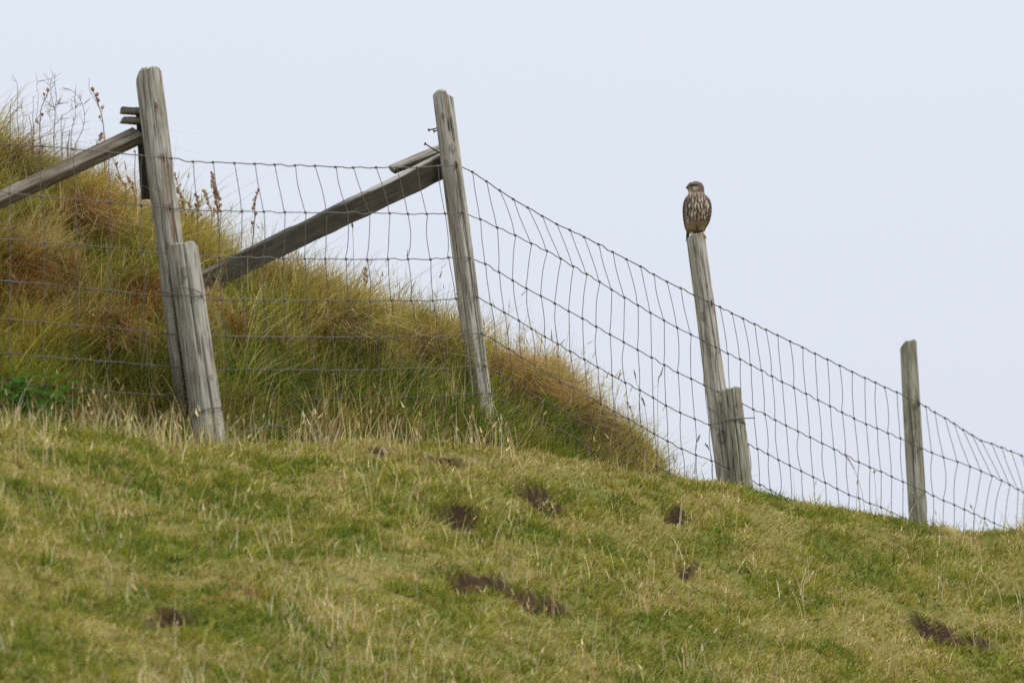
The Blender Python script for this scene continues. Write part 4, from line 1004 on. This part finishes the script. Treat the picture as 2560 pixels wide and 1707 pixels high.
for i, (pts, r_) in enumerate([([(185, 550), (165, 640), (150, 740)], .0016), ([(480, 525), (485, 700), (475, 850), (485, 1050)], .0014), ([(415, 800), (450, 940), (460, 1100), (465, 1220)], .002),
                               ([(385, 860), (360, 990), (330, 1130)], .0016), ([(905, 770), (885, 950), (900, 1130), (900, 1300)], .0018), ([(955, 850), (925, 1000), (905, 1140)], .0012), ([(1015, 1020), (1000, 1160), (985, 1320)], .0026), ([(850, 1020), (800, 1100), (785, 1210)], .0014)]):
    lab = ['short broken stem at far left edge of the skyline', 'straight broken stem right of the leftmost weed', 'thick broken stem leaning left on the skyline', 'short dark broken stem leaning right near the left edge',
           'broken stem standing right of the forked weed', 'thin broken stem leaning against the one right of the forked weed', 'thickest stubby broken stem above the left rail', 'small slanting stem at the foot of the forked weed'][i]
    pp = z6(pts)[::-1]; weed(lab, [pp], ridgeY(pp[0][0], .2), rad=r_ * .8, col=(.2, .11, .10), twigs=1)

def flower_grass(label, pts, head, Y, col=(.38, .25, .2), hw=.0028):
    """grass stem with a slim flower head: head = fraction of stem from the top"""
    Y = float(Y); P = at([p[0] for p in pts], [p[1] for p in pts], Y); O = P[0].copy()
    O[2] = min(O[2], float(height(np.array([O[0]]), np.array([Y]))[0]))
    S = spline(P - O, 6); m = MB(); n = len(S)
    r_ = np.full(n, .0007); h0 = int(n * (1 - head))
    m.tube(np.vstack([[0, 0, -.01], S]), np.concatenate([[.0009], r_]), 4, col)
    k = 16
    for i in range(k * 2):
        f = h0 + (n - 1 - h0) * (i + .5) / (2 * k); a = int(f); p = S[a] + (S[min(a + 1, n - 1)] - S[a]) * (f - a)
        w = math.sin(math.pi * (i + 1) / (2 * k + 1)) * hw
        m.ball(p + np.array([rng.normal(0, w * .6), rng.normal(0, w * .6), 0]), .0018, col, 5, 4, (.7, .7, 1.8))
    o = m.build('flowering_grass', M_DRY); o.location = Vector(O); tag(o, label, 'grass stem', 'flowering grass stems against the sky')
flower_grass('pinkish grass flower head standing left of the falcon post', z46([(760, 700), (755, 560), (760, 380), (765, 230), (800, 150), (820, 80)]), .5, ridgeY(1640, .05))
flower_grass('dark drooping grass flower crossing the netting right of the bank end', z46([(640, 760), (620, 600), (600, 500), (570, 430)]), .45, ridgeY(1610, .05), (.22, .17, .12))
flower_grass('short grass flower head forking just left of the falcon post foot', z46([(1190, 1200), (1195, 1000), (1215, 930), (1245, 860)]), .4, yc - .7, (.25, .2, .16))
flower_grass('slender grass flower left of the falcon post, low on the crest', z46([(1390, 1200), (1370, 1080), (1340, 1010), (1305, 960)]), .4, yc - .75, (.25, .2, .16))
flower_grass('dark slim grass flower above the right shoulder of the bank', z46([(560, 900), (545, 400), (510, 240), (485, 120)]), .3, ridgeY(1590, .05), (.2, .17, .13))
z49 = lambda pts: [(2080 + x / 4.9, 1120 + y / 4.9) + tuple(r_) for (x, y, *r_) in pts]
flower_grass('reddish bent grass flower left of the rightmost post', z49([(400, 760), (370, 560), (310, 350), (265, 240), (200, 140), (150, 60)]), .42, 0.6, (.36, .2, .18), .003)
flower_grass('faint pale grass flower close to the left of the rightmost post', z49([(540, 760), (535, 500), (520, 330), (515, 270)]), .25, 0.8, (.40, .32, .27))
flower_grass('tall straw leaning in front of the rightmost post', z49([(1075, 900), (1040, 680), (1010, 590), (990, 545)]), .15, yp['d'] - 1.7, (.42, .34, .22))
flower_grass('dry grass flower behind the wires at the far right', z49([(1740, 960), (1750, 820), (1720, 740), (1690, 690)]), .3, yp['d'] - 1.2, (.42, .34, .24))
flower_grass('thin grass flower hanging under the long dark strut', [(886, 740), (884, 640), (882, 580), (880, 556)], .25, ridgeY(886, .1), (.24, .2, .15))

# broad-leaved green weed low at the left edge
def leafy(label, u0, v0, Y, n=34, seed=1):
    O = at(u0, v0, Y); O[2] = float(height(np.array([O[0]]), np.array([Y]))[0]); root = empty('leafy_weed', Vector(O))
    r2 = np.random.default_rng(seed); st = MB(); lf = MB()
    for s in range(13):
        a = r2.uniform(0, 6.28); h = r2.uniform(.08, .17); tip = np.array([math.cos(a) * .07, math.sin(a) * .04, h])
        S = spline([[0, 0, -.01], tip * [.5, .5, .7], tip], 4); st.tube(S, .0014, 4, (.08, .13, .03))
        for k in range(5):
            p = S[int((k + 1) / 5 * (len(S) - 1))]; aa = r2.uniform(0, 6.28); L_ = r2.uniform(.025, .05); w = L_ * .33
            d = np.array([math.cos(aa), math.sin(aa) * .8, r2.uniform(-.1, .5)]); d /= np.linalg.norm(d); sd = np.cross(d, [0, 0, 1]); sd /= np.linalg.norm(sd)
            V = [p, p + d * L_ * .35 + sd * w, p + d * L_ * .7 + sd * w * .7, p + d * L_, p + d * L_ * .7 - sd * w * .7, p + d * L_ * .35 - sd * w, p + d * L_ * .5 - np.array([0, 0, .003])]
            c = np.array([.11, .24, .04]) * r2.uniform(.8, 1.4)
            lf.add(V, [[0, 1, 6], [1, 2, 6], [2, 3, 6], [3, 4, 6], [4, 5, 6], [5, 0, 6]], c)
    st.build('stem', M_BANK, root); lf.build('leaf', M_BANK, root, smooth=False); root.children[1]['kind'] = 'stuff'
    tag(root, label, 'weed', 'leafy green weeds at the foot of the bank')
leafy('bright green leafy weed at the left edge below the wires', 20, 960, -4.93, seed=1)
leafy('bright green leafy weed just inside the left edge, the second from it', 80, 985, -4.9, seed=2)
leafy('low green weed growing beneath the wires, third from the left edge', 150, 1000, -4.78, seed=5)

# pale flat stone in the ditch
m = MB(); P = []
O = at(775, 1098, -3.62); th = np.arange(20) / 20 * 2 * np.pi
V = []
for f, h in [(1.0, -.02), (1.02, .0), (.9, .010), (.55, .013), (.1, .012)]:
    for t in th:
        rr_ = f * (1 + .13 * math.sin(2 * t + 1) + .08 * math.sin(5 * t)); V.append([.055 * rr_ * math.cos(t), .04 * rr_ * math.sin(t), h + .002 * math.sin(3 * t)])
Fc = grid_faces(5, 20).tolist(); Fc.append([80 + k for k in range(20)]); m.add(V, Fc, (.36, .34, .30))
o = m.build('stone', mat_vcol('pale_stone', .9, .2)); o.location = Vector(O); tag(o, 'flat pale stone lying in the ditch right of the thick stub post', 'stone')

# ------------------------------------------------------------------ the falcon
ks = .0001638
BX0, BZ0 = 612., 1190.
pb_ = at(1738.2, 581, yc + .031)
bird = empty('falcon', Vector(pb_)); tag(bird, 'small brown streaked falcon perched on top of a leaning post, head turned left', 'bird')
rows = np.array([(1192, 520, 700), (1180, 455, 785), (1140, 425, 802), (1100, 412, 818), (1050, 400, 850), (1000, 390, 880), (950, 382, 898), (900, 375, 910), (850, 371, 920), (800, 368, 927), (750, 368, 931), (700, 370, 930),
                 (650, 376, 925), (600, 385, 916), (560, 397, 902), (530, 410, 886), (500, 427, 866), (475, 446, 842), (455, 462, 818), (435, 474, 800), (410, 476, 793), (380, 470, 790), (350, 461, 789), (320, 455, 786), (290, 451, 782),
                 (265, 453, 774), (240, 466, 760), (218, 490, 740), (202, 522, 712), (192, 560, 680), (186, 600, 645)], float)
zz_ = np.linspace(rows[0, 0], rows[-1, 0], 150)
lx = np.interp(-zz_, -rows[:, 0], rows[:, 1]); rx = np.interp(-zz_, -rows[:, 0], rows[:, 2])
def smooth1(a, k=5):
    p = np.pad(a, k, mode='edge'); return np.convolve(p, np.ones(2 * k + 1) / (2 * k + 1), 'valid')
lx = smooth1(lx, 2); rx = smooth1(rx, 2)
cx_ = (lx + rx) / 2; hw_ = (rx - lx) / 2
head_w = sstep(470, 400, zz_)       # 0 body .. 1 head
head_w = 1 - np.clip((zz_ - 400) / 70, 0, 1)
hy = hw_ * (1 - .02) * (1 - head_w) + head_w * hw_ * .80      # half extent in y
cyb = (1 - head_w) * (-10 + 25 * sstep(700, 1190, zz_)) + head_w * (-6)
ns = 110; ph = np.arange(ns) / ns * 2 * np.pi - np.pi
PH, ZR = np.meshgrid(ph, zz_)
sx = np.sin(PH); sy = -np.cos(PH)
pw = .93
X_ = cx_[:, None] + hw_[:, None] * np.sign(sx) * np.abs(sx) ** pw
Y_ = cyb[:, None] + hy[:, None] * np.sign(sy) * np.abs(sy) ** pw
# belly groove between the thighs, breast fullness
gro = np.exp(-((X_ - 625) / 26) ** 2) * sstep(1040, 1180, ZR) * (sy < 0)
Y_ = Y_ + 34 * gro
lump = 5 * fbm(X_ / 38, Y_ / 38, ZR / 60, 301, 3)
X_ = X_ + lump * sx * .5; Y_ = Y_ + lump * sy
Vb = np.stack([(X_ - BX0) * ks, Y_ * ks, (BZ0 - ZR) * ks], -1)
# plumage pattern
def E(cx0, cy0, a, b, s=0.):
    dx = X_ - cx0; dy = ZR - cy0; c, s_ = math.cos(s), math.sin(s)
    return np.exp(-(((dx * c + dy * s_) / a) ** 2 + ((-dx * s_ + dy * c) / b) ** 2) ** 1.5)
front = sstep(-.25, .15, -sy)
col = np.ones(X_.shape + (3,)) * np.array([.40, .33, .235])
def mixc(col, k, c): return col * (1 - k[..., None]) + np.array(c) * k[..., None]
arc = PH * hw_[:, None]
st1 = fbm(arc / 20 + 3, ZR / 95, 0, 311, 2); warp = 14 * fbm(X_ / 90, ZR / 90, 0, 312, 2)
wave = np.sin((arc + warp) / 9.2 + 2.4 * fbm(arc / 55, ZR / 75, 0, 313, 2) + np.where(ZR % 150 < 75, 0, 1.1))
streak = sstep(-.45, .05, wave * .75 + st1 * 1.2 + .36)
body_m = sstep(400, 450, ZR) * (1 - sstep(980, 1090, ZR))
col = mixc(col, streak * body_m * .95, (.060, .033, .024))
# fine streaks at the neck and upper breast
fine = sstep(-.1, .5, np.sin(arc / 4.2 + 2 * fbm(arc / 30, ZR / 40, 0, 315, 2)) + .7 * fbm(arc / 14, ZR / 50, 1, 316, 2))
col = mixc(col, fine * np.exp(-((ZR - 500) / 70) ** 2) * .6, (.15, .10, .065))
# thighs and undertail buff
buff = sstep(960, 1080, ZR)
col = mixc(col, buff * .75, (.23, .15, .075))
col = mixc(col, buff * .7 * sstep(.0, .5, np.sin(arc / 6) + fbm(arc / 12, ZR / 60, 0, 318, 2)), (.13, .075, .035))
col = mixc(col, E(650, 1130, 34, 60) * .7, (.06, .035, .02))
col = mixc(col, E(650, 900, 42, 110) * .35, (.10, .06, .03))
# pale blotches
for (a, b, w_, h_) in [(492, 700, 13, 38), (862, 690, 18, 42), (610, 720, 14, 50), (700, 600, 11, 40), (430, 780, 8, 60), (440, 905, 22, 9), (445, 975, 18, 10), (475, 960, 8, 18), (470, 1010, 10, 14), (830, 620, 10, 30), (880, 860, 8, 40), (560, 600, 9, 26), (640, 560, 8, 24), (780, 830, 12, 45), (600, 860, 13, 45), (540, 880, 12, 40), (800, 930, 11, 40), (735, 700, 10, 45), (665, 690, 9, 45)]:
    col = mixc(col, E(a, b, w_, h_) * .9, (.62, .57, .48))
# head
hm = 1 - sstep(400, 450, ZR)
col = mixc(col, hm, (.15, .11, .075))
chk = sstep(-.1, .4, fbm(X_ / 14, ZR / 18, 0, 321, 2))
col = mixc(col, hm * chk * .45, (.17, .12, .075))
col = mixc(col, E(600, 335, 62, 42) * .85, (.46, .41, .31))
col = mixc(col, E(500, 395, 42, 55) * .9, (.50, .42, .32))
col = mixc(col, E(530, 355, 13, 42, .25) * .85, (.12, .07, .045))           # moustache
crown = 1 - sstep(230, 250, ZR + .10 * (X_ - 620) * (X_ > 620) * -1)
col = mixc(col, np.clip(crown, 0, 1) * .95, (.060, .038, .028))
col = mixc(col, E(745, 300, 42, 75) * .85, (.13, .075, .06))                 # nape
col = mixc(col, E(610, 232, 85, 9, .06) * .65, (.42, .38, .30))                # brow line
col = mixc(col, np.clip(E(590, 268, 100, 28, -.02) * 1.5, 0, 1), (.045, .03, .025))            # eye stripe
col = mixc(col, E(475, 255, 28, 26) * .6, (.20, .14, .10))
col = mixc(col, E(690, 400, 60, 14, -.3) * .6, (.14, .09, .045))
# back and nape (unseen side): plain dark brown with pale feather edges
back = (1 - front)
edge = sstep(.5, .8, np.abs(np.sin(ZR / 22 + 2 * np.sin(arc / 18))))
col = mixc(col, back * sstep(440, 480, ZR), (.085, .055, .042)); col = mixc(col, back * edge * .35 * sstep(440, 480, ZR), (.22, .16, .11))
col = mixc(col, back * hm * .8, (.13, .085, .06))
col = np.clip(col * (1 + .12 * fbm(X_ / 6, ZR / 9, Y_ / 6, 331, 2))[..., None], .01, .8)
Fb = grid_faces(len(zz_), ns).tolist(); Fb.append(list(range(ns))); Fb.append([(len(zz_) - 1) * ns + k for k in range(ns)][::-1])
Fb = [f[::-1] for f in Fb]
mesh_np('body', Vb.reshape(-1, 3), Fb, M_PLUM, bird, col.reshape(-1, 3))
# wings: folded shells hugging the sides and back
def wing(sgn):
    nz, npz = 70, 26
    zc = np.linspace(495, 1165, nz); V = np.zeros((2, nz, npz, 3)); cc = np.zeros((2, nz, npz, 3))
    for i, z_ in enumerate(zc):
        f = i / (nz - 1)
        l_, r_, hy_, cy_ = [np.interp(-z_, -zz_, a) for a in (lx, rx, hy, cyb)]
        c0 = (l_ + r_) / 2; h0 = (r_ - l_) / 2
        if z_ > 980: hk = np.interp(z_, [980, 1165], [1, 1.03]); h0 *= hk
        p0 = R(np.interp(f, [0, .12, .6, 1], [86, 54, 55, 76])); p1 = R(np.interp(f, [0, .3, .8, 1], [130, 172, 168, 150]))
        for k in range(npz):
            g = k / (npz - 1); p = (p0 + (p1 - p0) * g) * sgn
            off = 5 * math.sin(math.pi * min(1, f * 1.0 + .05)) ** .5 * math.sin(math.pi * (.12 + .88 * g)) ** .6 + 2
            for s_ in (0, 1):
                o_ = off if s_ == 0 else -10
                sxp, syp = math.sin(p), -math.cos(p)
                V[s_, i, k] = [((c0 + (h0 + o_) * np.sign(sxp) * abs(sxp) ** pw) - BX0) * ks, (cy_ + (hy_ + o_) * np.sign(syp) * abs(syp) ** pw) * ks, (BZ0 - z_) * ks]
            fe = abs(math.sin(z_ / 24 + 1.5 * math.sin(g * 9)))
            base = np.array([.052, .033, .028]); 
            if fe > .86: base = base * .5 + np.array([.28, .2, .14]) * .5
            cc[:, i, k] = base * (1 + .2 * math.sin(g * 40 + i))
    for (a, b) in ([(425, 915), (470, 985), (440, 1000)] if sgn < 0 else [(885, 700), (880, 880)]):
        pass
    n0 = nz * npz
    Fc = grid_faces(nz, npz, wrap=False).tolist(); F2 = [[x + n0 for x in f[::-1]] for f in grid_faces(nz, npz, wrap=False).tolist()]
    rim = [i * npz for i in range(nz)], [i * npz + npz - 1 for i in range(nz)], list(range(npz)), [(nz - 1) * npz + k for k in range(npz)]
    Fr = []
    for rm in rim:
        for a, b in zip(rm[:-1], rm[1:]): Fr.append([a, b, b + n0, a + n0])
    mesh_np('wing', V.reshape(-1, 3), Fc + F2 + Fr, M_PLUM, bird, cc.reshape(-1, 3))
wing(-1); wing(1)
# pale feather spots at the left wrist as vertex pattern already on the body; tail hanging behind the post edge
V = []; cc = []
for i in range(16):
    f = i / 15; z_ = .022 - .045 * f; xc = -.0215 - .0040 * f; yc_ = .030 + .010 * f; w = .0125 * (1 - .35 * f ** 3)
    for (a, b) in [(-1, -1), (1, -1), (1, 1), (-1, 1)]:
        V.append([xc + a * w * .45, yc_ + b * .0022 + .0 * a, z_]); cc.append((.06, .04, .035) if (i // 2) % 3 else (.2, .15, .11))
Fc = grid_faces(16, 4).tolist() + [[3, 2, 1, 0], [60, 61, 62, 63]]
mesh_np('tail', V, [f[::-1] for f in Fc], M_PLUM, bird, np.array(cc), smooth=False)
# beak
def bp(zx, zy, y): return np.array([(zx - BX0) * ks, y * ks, (BZ0 - zy) * ks])
m = MB(); S = spline([bp(500, 302, -40), bp(470, 300, -42), bp(446, 308, -43), bp(433, 322, -43), bp(434, 342, -43)], 4)
n_ = len(S); m.tube(S, np.array([.0056, .0055, .0053, .0050, .0047, .0043, .0038, .0031, .0028, .0025, .0022, .0019, .0016, .0012, .0009, .0006, .0003])[:n_], 10, (.035, .035, .045)); 
m.tube(spline([bp(500, 322, -40), bp(470, 325, -42), bp(448, 330, -43)], 3), np.linspace(.0032, .0014, 7), 8, (.05, .05, .055))
m.build('beak', M_HARD, bird)
m = MB(); m.tube(spline([bp(502, 300, -40), bp(484, 298, -41), bp(470, 300, -42)], 3), np.linspace(.0051, .0049, 7), 12, (.40, .36, .18)); m.build('cere', M_HARD, bird)
# eyes on the head surface
def surf(zx, zy, side):
    l_, r_, hy_, cy_ = [np.interp(-zy, -zz_, a) for a in (lx, rx, hy, cyb)]
    c0 = (l_ + r_) / 2; h0 = (r_ - l_) / 2; s_ = np.clip((zx - c0) / h0, -1, 1)
    return cy_ + side * hy_ * math.sqrt(max(0, 1 - abs(s_) ** (2 / pw)))
for sd in (-1, 1):
    m = MB(); yv = surf(556, 270, sd); m.ball(bp(556, 270, yv + (6 if sd < 0 else -6)), .0050, (.012, .010, .010), 14, 10); m.build('eye', M_HARD, bird)
# feet
def foot(xc, edge):
    m = MB(); leg = spline([[xc, .0, .012], [xc + .001, -.002, .004], [xc + .002, -.004, -.001 - edge * .004]], 3)
    m.tube(leg, .0028, 8, (.50, .34, .06))
    ends = []
    for k, a in enumerate((-.5, 0, .5)):
        if edge:   # toes dropping over the right-hand rim
            P = [leg[-1], leg[-1] + [.004 + .0015 * k, -.004 + .004 * k, -.001], leg[-1] + [.0065 + .0015 * k, -.006 + .005 * k, -.008 - .001 * k]]
        else:
            P = [leg[-1], leg[-1] + [.006 * math.sin(a), -.006, .0015], leg[-1] + [.010 * math.sin(a), -.013, -.004]]
        S = spline(P, 3); m.tube(S, np.linspace(.0023, .0018, len(S)), 7, (.50, .34, .06)); ends.append(S[-1])
    o = m.build('foot', M_HARD, bird)
    for k, e_ in enumerate(ends):
        t = MB(); dx = .003 if edge else .0; t.tube(spline([e_, e_ + [dx * .7, -.001, -.004], e_ + [dx * .2, 0, -.0085]], 3), np.linspace(.0015, .0003, 7), 6, (.03, .028, .03)); t.build('talon', M_HARD, o)
foot(.0215, 1); foot(-.014, 0)

# ------------------------------------------------------------------ world, sun, colour
w = bpy.data.worlds.new('World'); bpy.context.scene.world = w; w.use_nodes = True
nt = w.node_tree; N, L = nt.nodes, nt.links; N.clear()
out = N.new('ShaderNodeOutputWorld'); bg = N.new('ShaderNodeBackground'); bg.inputs['Strength'].default_value = .1
SE, SAZ = R(48), R(70)     # sun elevation; azimuth measured from behind the camera towards the right
sky = N.new('ShaderNodeTexSky'); sky.sky_type = 'NISHITA'; sky.sun_disc = False; sky.sun_elevation = SE; sky.sun_rotation = R(180) - SAZ
sky.air_density = 1.0; sky.dust_density = 3.0; sky.ozone_density = 1.0
tc = N.new('ShaderNodeTexCoord'); sp = N.new('ShaderNodeSeparateXYZ'); L.new(tc.outputs['Generated'], sp.inputs[0])
mr = N.new('ShaderNodeMapRange'); mr.inputs['From Min'].default_value = 0; mr.inputs['From Max'].default_value = 1
mr.inputs['To Min'].default_value = .88; mr.inputs['To Max'].default_value = 3.0; L.new(sp.outputs['Z'], mr.inputs['Value'])
nz = N.new('ShaderNodeTexNoise'); nz.inputs['Scale'].default_value = 3; nz.inputs['Detail'].default_value = 3; L.new(tc.outputs['Generated'], nz.inputs['Vector'])
mz = N.new('ShaderNodeMapRange'); mz.inputs['To Min'].default_value = .93; mz.inputs['To Max'].default_value = 1.07; L.new(nz.outputs[0], mz.inputs['Value'])
mm = N.new('ShaderNodeMath'); mm.operation = 'MULTIPLY'; L.new(mr.outputs[0], mm.inputs[0]); L.new(mz.outputs[0], mm.inputs[1])
cl = N.new('ShaderNodeVectorMath'); cl.operation = 'SCALE'; cl.inputs[0].default_value = (6.85, 7.28, 8.05); L.new(mm.outputs[0], cl.inputs['Scale'])
mix = N.new('ShaderNodeMix'); mix.data_type = 'RGBA'; mix.inputs['Factor'].default_value = .88
L.new(sky.outputs[0], mix.inputs['A']); L.new(cl.outputs[0], mix.inputs['B']); L.new(mix.outputs['Result'], bg.inputs['Color']); L.new(bg.outputs[0], out.inputs[0])
sl = bpy.data.lights.new('sun', 'SUN'); sl.energy = 1.5; sl.angle = R(11); sl.color = (1, .95, .87)
so = bpy.data.objects.new('sun', sl); C.objects.link(so)
sd = Vector((math.sin(SAZ) * math.cos(SE), -math.cos(SAZ) * math.cos(SE), math.sin(SE)))
so.rotation_euler = sd.to_track_quat('Z', 'Y').to_euler(); so.location = (5, -10, 20)

sc = bpy.context.scene
sc.view_settings.view_transform = 'Standard'; sc.view_settings.look = 'None'; sc.view_settings.exposure = 0; sc.view_settings.gamma = 1
sc.cycles.max_bounces = 8; sc.cycles.transparent_max_bounces = 8
try: sc.cycles.use_denoising = False
except Exception: pass
